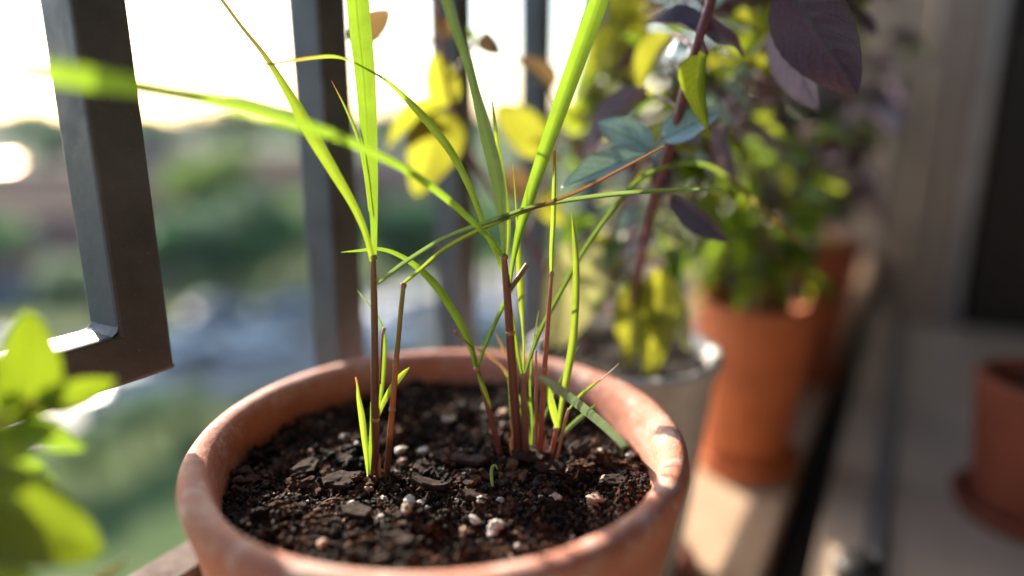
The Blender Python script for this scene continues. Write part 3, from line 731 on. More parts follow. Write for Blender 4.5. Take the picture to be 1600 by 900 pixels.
for k, (px, py, wd, rz, ry) in enumerate(((672, 772, 66, .5, -.25), (626, 858, 62, .3, -.15), (535, 770, 70, 1.0, .2), (560, 815, 66, .2, .1), (735, 733, 70, .9, -.1), (835, 728, 74, .75, .15), (905, 712, 52, 1.2, .3), (540, 738, 44, .1, .4), (690, 726, 44, .8, .2), (745, 790, 60, .4, -.2), (860, 745, 60, 1.1, .2), (480, 745, 56, 1.4, .2), (960, 760, 44, .3, .3), (660, 745, 50, 2.0, .3))):
    hero(CHIPS[k % 6], px, py, wd, 1.0, .1, (ry, -ry*.6+.1, rz), .001)
for px, py, wd in ((800, 745, 90), (770, 765, 60), (845, 765, 60), (985, 735, 70), (950, 730, 60), (475, 775, 80), (450, 740, 70), (520, 745, 60), (620, 750, 50), (390, 760, 90), (870, 800, 60), (800, 800, 60), (585, 780, 40), (910, 745, 60), (700, 700, 50), (600, 700, 50)):
    hero(rs.choice(CLODB if rs.random() < .55 else CLODS), px, py, wd, .6, .45)
for k in range(34):                                     # fine roots and fibres
    x, y = rnd_disc(.076); a = rs.uniform(0, 6.3); L_ = rs.uniform(.004, .014); pts_ = []
    for j in range(4):
        pts_.append(Vector((x, y, soil_z(x, y)+.0008+(.0022 if j in (1, 2) else 0)*rs.random()))); a += rs.uniform(-.7, .7); x += math.cos(a)*L_/3; y += math.sin(a)*L_/3
    if math.hypot(x, y) < .082: FIBRES.append(pts_)
# countless crumbs: one mass
def crumbs():
    base = []
    for s in range(5):
        bm = lump(s+50, 1, .5); base.append(([v.co.copy() for v in bm.verts], [[v.index for v in f.verts] for f in bm.faces])); bm.free()
    vs, fs = [], []
    for k in range(20000):
        x, y = rnd_disc(.0865); s = rs.uniform(.00018, .0007) if rs.random() < .85 else rs.uniform(.0007, .0016)
        z = soil_z(x, y)+s*.35+(rs.random()**4)*.0022; q = Euler((rs.uniform(0, 6), rs.uniform(0, 6), 0)).to_matrix(); b = rs.choice(base); n0 = len(vs)
        for c in b[0]: vs.append((q @ c)*s+Vector((x, y, z)))
        fs += [tuple(i+n0 for i in f) for f in b[1]]
    o = mesh_obj('soil_crumbs', vs, fs, M['clod'], soil, smooth=False); o['kind'] = 'stuff'
    # brownish fibres and grit
    vs, fs = [], []
    for k in range(8000):
        x, y = rnd_disc(.0865); s = rs.uniform(.0003, .0011); z = soil_z(x, y)+s*.5; q = Euler((rs.uniform(0, 6), rs.uniform(0, 6), rs.uniform(0, 6))).to_matrix(); b = rs.choice(base); n0 = len(vs)
        st = rs.choice((1, 1, 2.5))
        for c in b[0]: vs.append((q @ Vector((c.x*st, c.y, c.z)))*s+Vector((x, y, z)))
        fs += [tuple(i+n0 for i in f) for f in b[1]]
    o = mesh_obj('soil_grit', vs, fs, M['clod_brown'], soil, smooth=False); o['kind'] = 'stuff'
crumbs()

# ================================================================== plants: helpers
def tube(name, pts, radii, mat, parent, sides=10, n=None, cap=True):
    n = n or max(8, len(pts)*5)
    P = cr([(*p, r) for p, r in zip(pts, radii)], n); vs, fs, uv = [], [], []
    prev = None
    for i, p in enumerate(P):
        c = Vector(p[:3]); a = Vector(P[max(i-1, 0)][:3]); b = Vector(P[min(i+1, n-1)][:3]); t = (b-a).normalized()
        if prev is None: x = t.orthogonal().normalized()
        else: x = (prev-t*prev.dot(t)).normalized()
        prev = x; y = t.cross(x)
        for k in range(sides):
            an = 2*math.pi*k/sides; vs.append(c+(x*math.cos(an)+y*math.sin(an))*max(p[3], 1e-5)); uv.append((k/sides, i/(n-1)))
    for i in range(n-1):
        for k in range(sides): fs.append((i*sides+k, i*sides+(k+1) % sides, (i+1)*sides+(k+1) % sides, (i+1)*sides+k))
    if cap: fs.append(tuple(range((n-1)*sides, n*sides))); fs.append(tuple(range(sides))[::-1])
    return mesh_obj(name, vs, fs, mat, parent, uv=uv)
for pts_ in FIBRES: tube('root_fibre', pts_, [.00022, .00028, .00024, .00012], M['bark'] if len(FIBRES) % 2 else M['pebble'], soil, 5, 12)
def loc(parent, v): return v-parent.location if parent else v
def stem(parent, pts, mat, name='stem', sides=12):      # pts: (px, py, depth, width px)
    return tube(name, [loc(parent, at(x, y, d)) for x, y, d, _ in pts], [w_/FPX*d/2*(.90 if w_ > 4 else 1) for x, y, d, w_ in pts], M[mat], parent, sides)
def blade(parent, pts, mat, twist=(20, 20), fold=.35, name='leaf', n=None, ripple=.0):
    n = n or max(14, len(pts)*7); P = cr(pts, n); vs, fs, uv = [], [], []; m = 6
    W = [at(p[0], p[1], p[2]) for p in P]
    for i in range(n):
        t = (W[min(i+1, n-1)]-W[max(i-1, 0)]).normalized(); v = (CAM-W[i]).normalized()
        s = t.cross(v)
        s = s.normalized() if s.length > 1e-4 else t.orthogonal().normalized()
        nn = s.cross(t).normalized(); f = i/(n-1)
        tw = R(twist[0]+(twist[1]-twist[0])*f)
        s, nn = s*math.cos(tw)+nn*math.sin(tw), nn*math.cos(tw)-s*math.sin(tw)
        hw = .86*max(P[i][3], .15)/FPX*P[i][2]/2/max(.35, abs(math.cos(tw))+.25*abs(math.sin(tw)))
        for j in range(m+1):
            u = j/m*2-1
            dz = abs(u)**1.2*fold*hw+ripple*hw*math.sin(f*23+u*2)*abs(u)
            vs.append(loc(parent, W[i]+s*u*hw*(1-.12*fold*abs(u))+nn*dz)); uv.append((j/m, f))
    for i in range(n-1):
        for j in range(m): fs.append((i*(m+1)+j, i*(m+1)+j+1, (i+1)*(m+1)+j+1, (i+1)*(m+1)+j))
    return mesh_obj(name, vs, fs, M[mat], parent, uv=uv)
def shoot(px, py, d, label, name='grass_shoot'):
    p = at(px, py, d); e = empty(name, p); tag(e, label, 'grass', 'lemongrass shoots in the large pot'); return e

# ================================================================== lemongrass
DL, DR = .283, .292
# A: tallest shoot on the left
A = shoot(586, 748, DL, 'tall left grass shoot with a broad upright blade')
stem(A, [(586, 752, .284, 14), (586, 690, .279, 14), (585.5, 600, .273, 13.5), (585, 500, .268, 12.5), (583.5, 440, .265, 11.5), (583, 398, .2635, 9.5)], 'stem_olive')
blade(A, [(583, 408, .2625, 12), (571, 362, .262, 13), (552, 318, .26, 17), (520, 262, .258, 24), (484, 200, .256, 29), (452, 143, .256, 21), (415, 86, .257, 13), (378, 40, .258, 10), (330, -25, .258, 9), (280, -90, .258, 4)], 'blade_long', (12, 40), .5)
blade(A, [(584, 406, .264, 10), (583, 350, .265, 15), (580, 290, .266, 24), (575, 220, .2665, 33), (568, 120, .266, 42), (558, 20, .265, 46), (553, -60, .263, 44), (545, -170, .258, 30), (535, -260, .25, 4)], 'blade', (-28, -12), .42)
blade(A, [(584, 402, .267, 8), (583, 360, .269, 9), (586, 290, .27, 10), (580, 180, .272, 9), (574, 90, .272, 3)], 'blade_dark', (30, 20), .3)
blade(A, [(578, 330, .268, 5), (570, 260, .268, 8), (559, 212, .268, 8), (541, 170, .268, 5), (518, 126, .268, .8)], 'blade_tip', (40, 30), .4)
# sheath leaf that crosses the picture to the right
blade(A, [(590, 444, .2645, 5), (610, 428, .264, 9), (645, 403, .264, 10), (700, 371, .265, 10.5), (770, 346, .266, 11), (850, 321, .269, 11), (960, 305, .275, 11), (1060, 298, .284, 10), (1128, 296, .292, 4)], 'blade_dark', (25, 35), .6)
blade(A, [(590, 655, .276, 4), (600, 628, .275, 10), (617, 600, .274, 13), (630, 584, .273, 10), (640, 574, .2725, 1)], 'blade_pale', (15, 10), .25)
blade(A, [(593, 645, .28, 4), (597, 610, .279, 9), (601, 570, .278, 9.5), (602, 535, .277, 8), (598, 512, .276, 6), (590, 492, .276, 2)], 'blade', (20, 30), .4)
blade(A, [(580, 480, .268, 2.5), (570, 468, .268, 4), (558, 453, .268, .8)], 'blade_dark', (10, 10), .2)
stem(A, [(594, 600, .274, 3), (596, 545, .273, 3.5), (598, 522, .272, 5), (601, 512, .272, 7)], 'stem_straw', 'dry_sheath', 6)
# hairs at the sheath
hr = random.Random(3); 
for k in range(16):
    x = hr.uniform(596, 690); y = 440-(x-590)*.62+(x-590)**2*.00125-3
    if k < 5: x, y = hr.uniform(586, 592), hr.uniform(432, 441)
    a = hr.uniform(-2.3, -.7); l_ = hr.uniform(5, 12)
    stem(A, [(x, y, .2635, .7), (x+math.cos(a)*l_*.5+1, y+math.sin(a)*l_*.5, .263, .6), (x+math.cos(a)*l_, y+math.sin(a)*l_, .263, .35)], 'stem_straw', 'hair', 4)
# B: thin stem with the orange sheath
B = shoot(603, 762, .281, 'thin left stem with an orange lower sheath and long drying blade')
stem(B, [(603, 766, .2815, 11.5), (607, 710, .279, 11), (613, 640, .275, 10.5), (619, 565, .272, 9.5), (625, 500, .269, 9), (630.5, 444, .2665, 8.5)], 'stem_orange')
blade(B, [(631, 443, .2665, 7), (655, 424, .266, 8.5), (700, 387, .266, 9.5), (765, 354, .266, 10), (830, 328, .267, 9), (900, 302, .268, 8.5), (970, 266, .269, 7.5), (1038, 229, .27, 5)], 'blade_dry', (30, 40), .7)
# C: stubby pale shoot in front
Cc = shoot(574, 742, .279, 'short pale green cut shoot in front of the left stem')
blade(Cc, [(576, 744, .279, 6), (573, 712, .2775, 9.5), (570, 685, .276, 12), (566, 650, .2745, 13), (561, 622, .273, 9), (559, 604, .2725, 5), (556, 589, .272, 3.5)], 'blade_tip', (10, 20), .55)
blade(Cc, [(576, 745, .2795, 4), (578, 700, .278, 8), (580, 665, .2765, 7), (579, 628, .275, 1)], 'blade', (-30, -15), .45)
# D: leaning shoot left of the main right clump
D = shoot(785, 724, .289, 'leaning red brown shoot left of the thick stem with an arching leaf')
stem(D, [(786, 727, .2895, 11), (779, 700, .288, 11), (768, 655, .285, 10.5), (756, 612, .283, 10), (744, 573, .281, 8.5)], 'stem_red')
blade(D, [(745, 577, .281, 7), (739, 550, .2805, 12), (728, 522, .28, 14), (708, 484, .279, 17), (682, 446, .278, 17), (652, 416, .277, 13), (620, 396, .276, 10), (590, 388, .276, 8), (560, 391, .276, 6), (533, 394, .276, 1)], 'blade', (15, 45), .35)
blade(D, [(746, 577, .281, 5), (757, 545, .281, 8), (771, 512, .281, 9), (788, 476, .282, 9), (806, 440, .283, 7), (822, 410, .284, 2)], 'blade', (25, 20), .5)
blade(D, [(745, 579, .2805, 3), (752, 598, .28, 9), (760, 618, .28, 8), (767, 639, .2805, .8)], 'blade_pale', (15, 25), .3)
blade(D, [(746, 577, .281, 3), (740, 556, .2815, 8), (733, 528, .282, .8)], 'blade_pale', (15, 25), .3)
stem(D, [(741, 545, .28, 3), (714, 522, .279, 3), (711, 515, .279, 6)], 'stem_straw', 'dry_sheath', 6)
# E: thick red stem, the main one of the right clump
E_ = shoot(811, 728, .291, 'thickest dark red stem in the right clump with wide fanned blades')
stem(E_, [(812, 731, .292, 16.5), (808, 680, .288, 16.5), (803, 610, .284, 16), (798, 540, .2795, 15.5), (794, 480, .2765, 14.5), (790, 430, .274, 12.5), (787, 396, .2725, 9.5)], 'stem_red')
blade(E_, [(787, 404, .272, 8), (786, 365, .270, 15), (781, 310, .267, 24), (771, 255, .264, 28), (757, 200, .260, 25), (742, 140, .256, 19), (728, 90, .252, 18), (713, 45, .248, 21), (693, -20, .242, 23), (660, -110, .232, 12)], 'blade_dark', (-15, 20), .5)
blade(E_, [(797, 450, .275, 6), (801, 415, .274, 9), (810, 370, .2735, 16), (826, 315, .273, 23), (847, 250, .272, 27), (873, 175, .270, 32), (903, 90, .268, 36), (930, 15, .265, 38), (960, -70, .26, 30), (1000, -170, .25, 5)], 'blade', (18, -12), .55)
blade(E_, [(786, 402, .271, 7), (770, 378, .2675, 10), (735, 342, .259, 13), (690, 303, .248, 15), (640, 267, .237, 16.5), (580, 236, .225, 18), (520, 209, .215, 23), (450, 187, .206, 28), (380, 167, .198, 32), (300, 148, .189, 36), (213, 131, .180, 44), (150, 120, .174, 50), (90, 111, .169, 48), (0, 102, .162, 36), (-120, 92, .154, 6)], 'blade', (20, 35), .4, n=90)
blade(E_, [(792, 440, .276, 5), (788, 430, .2765, 6), (777, 400, .276, 8), (762, 366, .2745, 11), (738, 300, .272, 14), (708, 240, .27, 17), (672, 192, .2675, 19), (635, 153, .265, 13), (605, 126, .263, 8), (580, 111, .262, 5), (548, 95, .261, 4), (520, 87, .26, 8), (480, 90, .258, 8), (430, 98, .256, 6), (370, 106, .253, 1)], 'blade_tip', (12, 55), .4, n=90)
blade(E_, [(792, 402, .275, 8), (795, 350, .275, 10), (787, 285, .275, 10), (777, 220, .275, 9), (768, 148, .275, .8)], 'blade_pale', (20, 10), .3)
stem(E_, [(797, 452, .274, 7), (806, 440, .273, 9), (816, 425, .2725, 9.5), (824, 413, .272, 9)], 'stem_olive', 'cut_stub', 9)
# F: olive stem with an arching blade to the right
F = shoot(823, 727, .2885, 'olive stem right of the thick red stem with a blade arching far right')
stem(F, [(823, 729, .2885, 13), (821, 680, .286, 12.5), (819, 630, .283, 12), (817, 584, .281, 9)], 'stem_olive')
blade(F, [(817, 590, .2805, 6), (819, 545, .2795, 6), (817, 510, .279, 6), (815, 470, .2785, 12), (813, 430, .278, 14), (811, 395, .278, 11), (808, 345, .278, 5), (805, 300, .278, 2.5), (801, 255, .278, .6)], 'blade_pale', (20, 20), .35)
blade(F, [(816, 590, .281, 6), (811, 560, .281, 9), (806, 525, .281, 7), (800, 480, .282, 1)], 'blade', (20, 20), .4)
blade(F, [(820, 585, .281, 5), (828, 562, .2815, 8), (846, 515, .283, 10), (878, 455, .286, 11), (910, 397, .29, 11), (947, 343, .296, 12), (984, 296, .303, 10), (1012, 272, .309, 8), (1050, 260, .316, 9), (1098, 258, .325, 10), (1140, 281, .333, 12), (1200, 336, .343, 12), (1240, 372, .349, 9), (1268, 397, .353, 3)], 'blade_arch', (28, 20), .5, n=80)
# G: pink orange stem
Gs = shoot(843, 726, .289, 'slim pink orange stem ending in an upright cut blade')
stem(Gs, [(842, 726, .289, 9.5), (846, 660, .285, 10), (850, 590, .2815, 9.5), (855, 520, .278, 8.5), (860, 455, .275, 6.5), (862.5, 424, .2735, 5.5)], 'stem_pink')
blade(Gs, [(862, 430, .2735, 6), (863, 395, .272, 10), (865.5, 345, .27, 11), (866.5, 290, .268, 9), (867, 235, .266, 6)], 'blade_tip', (28, 15), .75)
stem(Gs, [(838, 722, .2905, 6.5), (837.5, 650, .287, 6.5), (838, 590, .284, 5.5), (837, 548, .282, 3)], 'stem_straw', 'dry_sheath', 8)
# H: short shoot with the brightest broad leaf
H = shoot(860, 726, .289, 'short brown shoot with one tall bright lime leaf')
stem(H, [(858, 727, .289, 8.5), (864, 698, .287, 8.5), (870, 667, .2855, 7.5)], 'stem_pink')
blade(H, [(873, 668, .2855, 7), (877, 638, .2845, 10), (884, 600, .283, 14), (894, 548, .281, 17), (899, 500, .279, 15), (901, 455, .2775, 15), (901, 410, .276, 14), (898, 372, .275, 10), (893, 332, .274, .8)], 'blade_pale', (15, 30), .35)
blade(H, [(871, 670, .2845, 6), (868, 655, .284, 13), (862, 632, .283, 14), (857, 612, .282, 13), (853, 596, .281, 10)], 'blade_pale', (-10, 10), .25)
blade(H, [(871, 690, .2855, 4), (884, 674, .285, 9), (903, 656, .2845, 10), (920, 642, .284, 8), (932, 631, .2835, 1)], 'blade_dark', (15, 10), .3)
# I: thin stem leaning right with a dry hair tip
I_ = shoot(868, 724, .2875, 'thin leaning stem with a pale dry tip, rightmost of the clump')
stem(I_, [(868, 724, .2875, 6), (876, 690, .2855, 6), (884, 655, .2835, 5.5), (889, 639, .2825, 5)], 'stem_straw')
blade(I_, [(889, 641, .2825, 4), (905, 621, .2815, 7.5), (922, 606, .281, 6.5), (938, 594, .2805, 3.5)], 'blade_tip', (20, 20), .6)
stem(I_, [(937, 595, .2805, 2.5), (952, 582, .28, 1.5), (967, 568, .28, .8)], 'stem_straw', 'dry_tip', 5)
# J: broad blade springing from the back of the pot toward the viewer
J = shoot(985, 715, .315, 'broad blue green blade leaning in from the right pot wall')
blade(J, [(996, 726, .320, 4), (978, 700, .307, 11), (946, 667, .288, 16), (908, 635, .268, 18), (874, 608, .252, 18), (853, 594, .244, 14), (838, 586, .240, 2)], 'blade_teal', (-8, 12), .3)
# K: older thin leaves behind the clump
K = shoot(806, 700, .305, 'thin olive and orange old leaves behind the right clump')
blade(K, [(806, 705, .305, 4), (800, 640, .302, 5), (795, 590, .300, 5), (775, 565, .297, 6), (745, 545, .294, 3)], 'blade_dry', (20, 20), .4)
blade(K, [(806, 705, .305, 3), (802, 650, .302, 4), (798, 575, .300, 6), (788, 548, .299, 5), (774, 520, .298, 1)], 'blade_orange', (20, 20), .4)
blade(K, [(806, 700, .303, 3), (812, 650, .302, 5), (826, 630, .3, 5), (835, 665, .3, 3), (840, 690, .301, 1)], 'blade', (20, 20), .4)
for par_, pts_ in ((E_, [(803, 726, .289, 5), (800, 700, .287, 9), (801, 676, .286, 6), (797, 655, .285, 1)]), (E_, [(818, 728, .2885, 6), (819, 706, .287, 8), (817, 690, .2865, 1)]), (A, [(592, 752, .282, 6), (593, 730, .2805, 8), (594, 708, .2795, 1)]), (Gs, [(848, 726, .288, 4), (851, 700, .2865, 7), (853, 678, .2855, 1)])):
    blade(par_, pts_, 'blade_orange', (15, 30), .5, 'dry_husk')
for par_, x_, y_, d_, w_ in ((A, 583.5, 402, .2636, 12), (A, 586, 655, .2765, 14.5), (B, 630.5, 446, .2666, 10), (B, 613, 640, .275, 11.5), (D, 745, 577, .2812, 10.5), (E_, 788, 402, .2727, 12.5), (E_, 797, 520, .2785, 16.5), (F, 817, 588, .281, 11.5), (Gs, 862, 428, .2737, 8), (Gs, 851, 575, .281, 10.5), (H, 869, 670, .2857, 9.5)):
    stem(par_, [(x_+.6, y_+4, d_, w_*.98), (x_, y_, d_, w_*1.14), (x_, y_-4, d_, w_*.9)], 'stem_straw', 'node', 10)
xt = shoot(830, 724, .293, 'fine young leaves rising between the olive and pink stems')
blade(xt, [(830, 724, .293, 3), (832, 660, .289, 5), (829, 600, .286, 5), (834, 540, .284, 4), (842, 485, .282, 1)], 'blade', (20, 30), .5)
blade(xt, [(830, 724, .293, 3), (826, 670, .290, 4), (812, 620, .288, 4), (790, 585, .286, 3), (770, 560, .285, .8)], 'blade_dark', (20, 30), .5)
blade(xt, [(831, 724, .293, 2), (845, 670, .291, 4), (866, 615, .290, 4), (893, 560, .289, 3), (905, 540, .289, .8)], 'blade_dark', (20, 30), .5)
# small bits of grass on the soil
b1 = blade(None, [(717, 704, .300, 3), (735, 702, .299, 7), (755, 701, .299, 7), (773, 702, .298, 2)], 'blade_dark', (50, 50), .3, 'grass_clipping'); tag(b1, 'green grass clipping lying on the soil behind the stems', 'grass')
b2 = blade(None, [(770, 760, .268, 4), (768, 745, .267, 7), (769, 731, .266, 6), (774, 727, .2655, 4), (777, 733, .266, 1)], 'blade_dark', (10, 20), .3, 'seedling'); tag(b2, 'tiny blue green seedling curling out of the soil', 'seedling')

# ================================================================== broad-leaved plants
def leaf_mesh(seed, fold=.25, curl=.25, wav=.05, ser=.02, nx=8, ny=18, bulge=.74, quilt=.02):
    rnd = random.Random(seed); vs, fs, uv = [], [], []
    for j in range(ny+1):
        t = j/ny
        wdt = (math.sin(math.pi*t**bulge)**.60)*(1-.10*t)*.5 if 0 < t < 1 else .006
        wdt = max(.006, wdt)*(1+ser*math.sin(t*58))
        for i in range(nx+1):
            u = i/nx*2-1; x = u*wdt
            z = fold*abs(x)-curl*t*t+wav*math.sin(t*9+seed+u*1.3)*abs(u)*.5+quilt*math.cos((t-abs(u)*.3)*2*math.pi*7)*(1-abs(u))*min(1, abs(u)*6)
            vs.append((x, t, z)); uv.append((.5+u*.5, t))
    for j in range(ny):
        for i in range(nx): fs.append((j*(nx+1)+i, j*(nx+1)+i+1, (j+1)*(nx+1)+i+1, (j+1)*(nx+1)+i))
    me = bpy.data.meshes.new('leaf'); me.from_pydata(vs, [], fs); l = me.uv_layers.new(name='UVMap')
    for lp in me.loops: l.data[lp.index].uv = uv[lp.vertex_index]
    me.polygons.foreach_set('use_smooth', [True]*len(me.polygons)); me.materials.append(M['leaf_green']); return me
LM = [leaf_mesh(0, .25, .15), leaf_mesh(1, .5, .3, .06), leaf_mesh(2, .15, .4, .08), leaf_mesh(3, .8, .2, .05), leaf_mesh(4, .3, -.15, .07), leaf_mesh(5, .1, .25, .1)]
LH = leaf_mesh(7, .22, .10, .04, .012, 16, 44, .76, .005)   # fine mesh for leaves in focus
def put_leaf(parent, base, tip, width, mat, normal=None, me=None, roll=0, name='leaf'):
    base, tip = Vector(base), Vector(tip); y = tip-base; L = y.length; y.normalize()
    nrm = Vector(normal) if normal is not None else (CAM-(base+tip)/2).normalized()
    z = nrm-y*nrm.dot(y); z = z.normalized() if z.length > 1e-5 else y.orthogonal().normalized()
    z = Matrix.Rotation(R(roll), 3, y) @ z; x = y.cross(z)
    o = link(bpy.data.objects.new(name, me or random.choice(LM)), parent)
    m = Matrix((x*width, y*L, z*L)).transposed().to_4x4(); m.translation = base-parent.location
    o.matrix_local = m; obj_mat(o, M[mat]); return o
def pleaf(parent, b, t, wpx, mat, roll=0, me=None, petiole=None, nrm=None):
    """b, t = (px, py, depth) of leaf base and tip"""
    d = (b[2]+t[2])/2
    o = put_leaf(parent, at(*b), at(*t), wpx/FPX*d/max(.4, math.cos(R(roll))), mat, nrm, me, roll)
    if petiole:
        pts = [at(*petiole), at(*b)]; mid = (pts[0]+pts[1])/2+Vector((0, 0, .002))
        tube('petiole', [loc(parent, p) for p in (pts[0], mid, pts[1])], [.0011, .0009, .0008], M['woody'], parent, 6, 8)
    return o
def plant(pos, label, name='basil_plant', cat='plant', group=None):
    e = empty(name, pos); return tag(e, label, cat, group)
def wstem(parent, pts, mat='woody', sides=9):
    return tube('stem', [loc(parent, at(x, y, d)) for x, y, d, _ in pts], [w_/FPX*d/2 for *_, d, w_ in pts], M[mat], parent, sides)
def leaves_along(parent, path, n, size, mats, spread, rnd, aspect=(.5, .7), droop=.4, t0=.15):
    """leaf pairs on side twigs along a world-space polyline"""
    for k in range(n):
        t = t0+(1-t0)*rnd.random(); f = t*(len(path)-1); i = min(int(f), len(path)-2); c = path[i].lerp(path[i+1], f-i)
        a = rnd.uniform(0, 6.3); L = rnd.uniform(*size); dr = Vector((math.cos(a), math.sin(a), rnd.uniform(-droop, .5))).normalized()
        off = dr*rnd.uniform(.2, 1)*spread; b = c+off; tip = b+(dr+Vector((0, 0, -droop*rnd.random()))).normalized()*L
        if off.length > .006: tube('twig', [loc(parent, c), loc(parent, c+off*.5+Vector((0, 0, .002))), loc(parent, b)], [.0009, .0008, .0006], M['woody'], parent, 5, 6)
        nrm = Vector((rnd.uniform(-.6, .6), rnd.uniform(-.6, .6), 1)).normalized()
        put_leaf(parent, b, tip, L*rnd.uniform(*aspect), rnd.choice(mats), nrm)

# purple basil in the grey pot -------------------------------------------------
PB = plant(GP+Vector((0, 0, .148)), 'purple stemmed basil with dark and blue green leaves in the grey pot', group='potted plants on the ledge')
wstem(PB, [(985, 560, .43, 9), (990, 480, .405, 12), (1003, 400, .375, 13), (1020, 320, .345, 14), (1042, 245, .318, 15), (1064, 165, .307, 16), (1082, 95, .302, 16), (1102, 30, .299, 16), (1125, -40, .296, 15), (1160, -120, .29, 11)])
wstem(PB, [(975, 560, .43, 9), (960, 470, .42, 9), (950, 380, .41, 9), (985, 290, .35, 9), (1018, 235, .308, 9)], 'woody_brown')
wstem(PB, [(1000, 560, .45, 9), (1020, 470, .45, 10), (1050, 380, .44, 9), (1090, 290, .43, 9), (1130, 200, .42, 8), (1180, 100, .40, 8), (1220, 20, .36, 7), (1236, -20, .315, 5)])
pleaf(PB, (1232, -22, .298), (1334, 144, .286), 118, 'leaf_purple', 12, LH, (1236, -60, .31))
pleaf(PB, (1218, 35, .318), (1270, 172, .310), 62, 'leaf_lilac', 30, LH, (1215, 0, .325))
pleaf(PB, (1105, 86, .297), (1094, 196, .292), 25, 'leaf_lime', 40, LM[3], (1088, 50, .302))
pleaf(PB, (1090, 52, .303), (1012, 14, .312), 34, 'leaf_purple', 55, LM[1])
pleaf(PB, (1098, 46, .302), (1178, 58, .305), 40, 'leaf_purple', -60, LM[2])
UPN = (-fw*1.1+Vector((0, 0, .75))+rt*-.35).normalized()
pleaf(PB, (1012, 240, .307), (878, 284, .292), 54, 'leaf_teal', 0, LH, None, UPN)
pleaf(PB, (1016, 232, .309), (934, 188, .312), 62, 'leaf_teal', 0, LH, None, UPN)
pleaf(PB, (1036, 220, .309), (1124, 168, .303), 62, 'leaf_teal', 0, LH, None, UPN)
pleaf(PB, (1010, 240, .305), (1042, 214, .300), 18, 'leaf_teal', 40, LM[1])
pleaf(PB, (1050, 306, .332), (1133, 380, .316), 38, 'leaf_purple', 30, LH, (1026, 300, .338))
pleaf(PB, (1130, 195, .355), (1144, 292, .35), 28, 'leaf_lilac', 30, LM[1])
pleaf(PB, (1012, 150, .345), (905, 218, .335), 24, 'leaf_lilac', 60, LM[1], (1062, 170, .308))
pleaf(PB, (1050, 55, .36), (985, 140, .37), 40, 'leaf_yellow', 45, LM[1], (1085, 80, .303))
pleaf(PB, (1075, 75, .325), (1040, 75, .33), 34, 'leaf_teal', 30, LM[2])
pleaf(PB, (1000, 430, .405), (968, 560, .392), 58, 'leaf_yellow', 20, LM[2])
pleaf(PB, (1032, 420, .40), (1018, 590, .388), 66, 'leaf_yellow', -15, LM[0])
pleaf(PB, (1045, 440, .41), (1062, 545, .40), 44, 'leaf_variegated', 20, LM[2])
pleaf(PB, (915, 375, .415), (878, 540, .40), 100, 'leaf_variegated', -10, LM[2], (950, 380, .41))
pleaf(PB, (925, 420, .42), (940, 360, .42), 40, 'leaf_yellow', 10, LM[0])
pleaf(PB, (945, 400, .42), (900, 395, .425), 40, 'leaf_lime', 30, LM[4])
pleaf(PB, (1190, 60, .38), (1130, 110, .38), 40, 'leaf_lime', 45, LM[1])
pleaf(PB, (1180, 30, .40), (1240, 60, .40), 36, 'leaf_lime', 50, LM[4])
rp = random.Random(21)
path1 = [at(1060, 340, .46), at(1110, 250, .46), at(1150, 170, .45), at(1190, 90, .44), at(1240, 0, .43), at(1270, -60, .42)]
leaves_along(PB, path1, 85, (.022, .04), ['leaf_purple', 'leaf_purple', 'leaf_lilac', 'leaf_green', 'leaf_purple', 'leaf_green', 'leaf_lime'], .035, rp)
path2 = [at(1000, 340, .42), at(1030, 250, .41), at(1060, 160, .40), at(1090, 60, .39), at(1120, -40, .38)]
leaves_along(PB, path2, 46, (.018, .032), ['leaf_purple', 'leaf_green', 'leaf_teal', 'leaf_yellow', 'leaf_lilac'], .03, rp)
leaves_along(PB, [at(950, 480, .43), at(980, 400, .43), at(1020, 330, .43), at(1050, 270, .43)], 38, (.014, .028), ['leaf_yellow', 'leaf_green', 'leaf_teal', 'leaf_variegated', 'leaf_lime'], .032, rp, droop=.9)

# yellowing basil branch by the railing ----------------------------------------
YB = plant(GP+Vector((-.02, .01, .148)), 'yellowing basil branch reaching up along the third railing bar', group='potted plants on the ledge')
wstem(YB, [(930, 560, .45, 7), (880, 470, .45, 8), (820, 370, .44, 8), (765, 290, .43, 8), (720, 210, .42, 9), (698, 120, .405, 10), (688, 40, .395, 10), (678, -40, .385, 9)])
wstem(YB, [(820, 370, .44, 6), (850, 280, .45, 6), (890, 180, .46, 6), (950, 90, .47, 6), (1010, 0, .48, 6)], 'woody_brown')
wstem(YB, [(700, 130, .407, 6), (730, 90, .40, 6), (752, 58, .395, 5)], 'woody')
pleaf(YB, (695, 168, .412), (680, 82, .40), 56, 'leaf_yellow', 15, LM[0])
pleaf(YB, (700, 178, .415), (652, 282, .395), 88, 'leaf_yellow', 10, LM[2])
pleaf(YB, (690, 172, .415), (600, 210, .40), 34, 'leaf_yellow', 50, LM[1])
pleaf(YB, (695, 205, .415), (635, 222, .40), 22, 'leaf_olive', 55, LM[3])
pleaf(YB, (545, 62, .335), (614, 18, .338), 46, 'leaf_olive', 15, LM[0], (560, 55, .335))
wstem(YB, [(688, 60, .397, 5), (640, 70, .37, 4), (590, 60, .345, 3), (560, 55, .335, 3)], 'woody')
pleaf(YB, (748, 56, .395), (782, 84, .39), 34, 'leaf_olive', 10, LM[0])
pleaf(YB, (740, 62, .395), (735, 42, .393), 12, 'leaf_green', 40, LM[1])
pleaf(YB, (700, 60, .395), (680, 20, .39), 30, 'leaf_olive', 30, LM[1])
pleaf(YB, (862, 145, .44), (805, 85, .43), 24, 'leaf_olive', 40, LM[3], (885, 185, .46))
pleaf(YB, (848, 240, .45), (778, 158, .445), 66, 'leaf_yellow', 15, LM[0])
pleaf(YB, (880, 200, .46), (918, 165, .455), 52, 'leaf_lime', 30, LM[2])
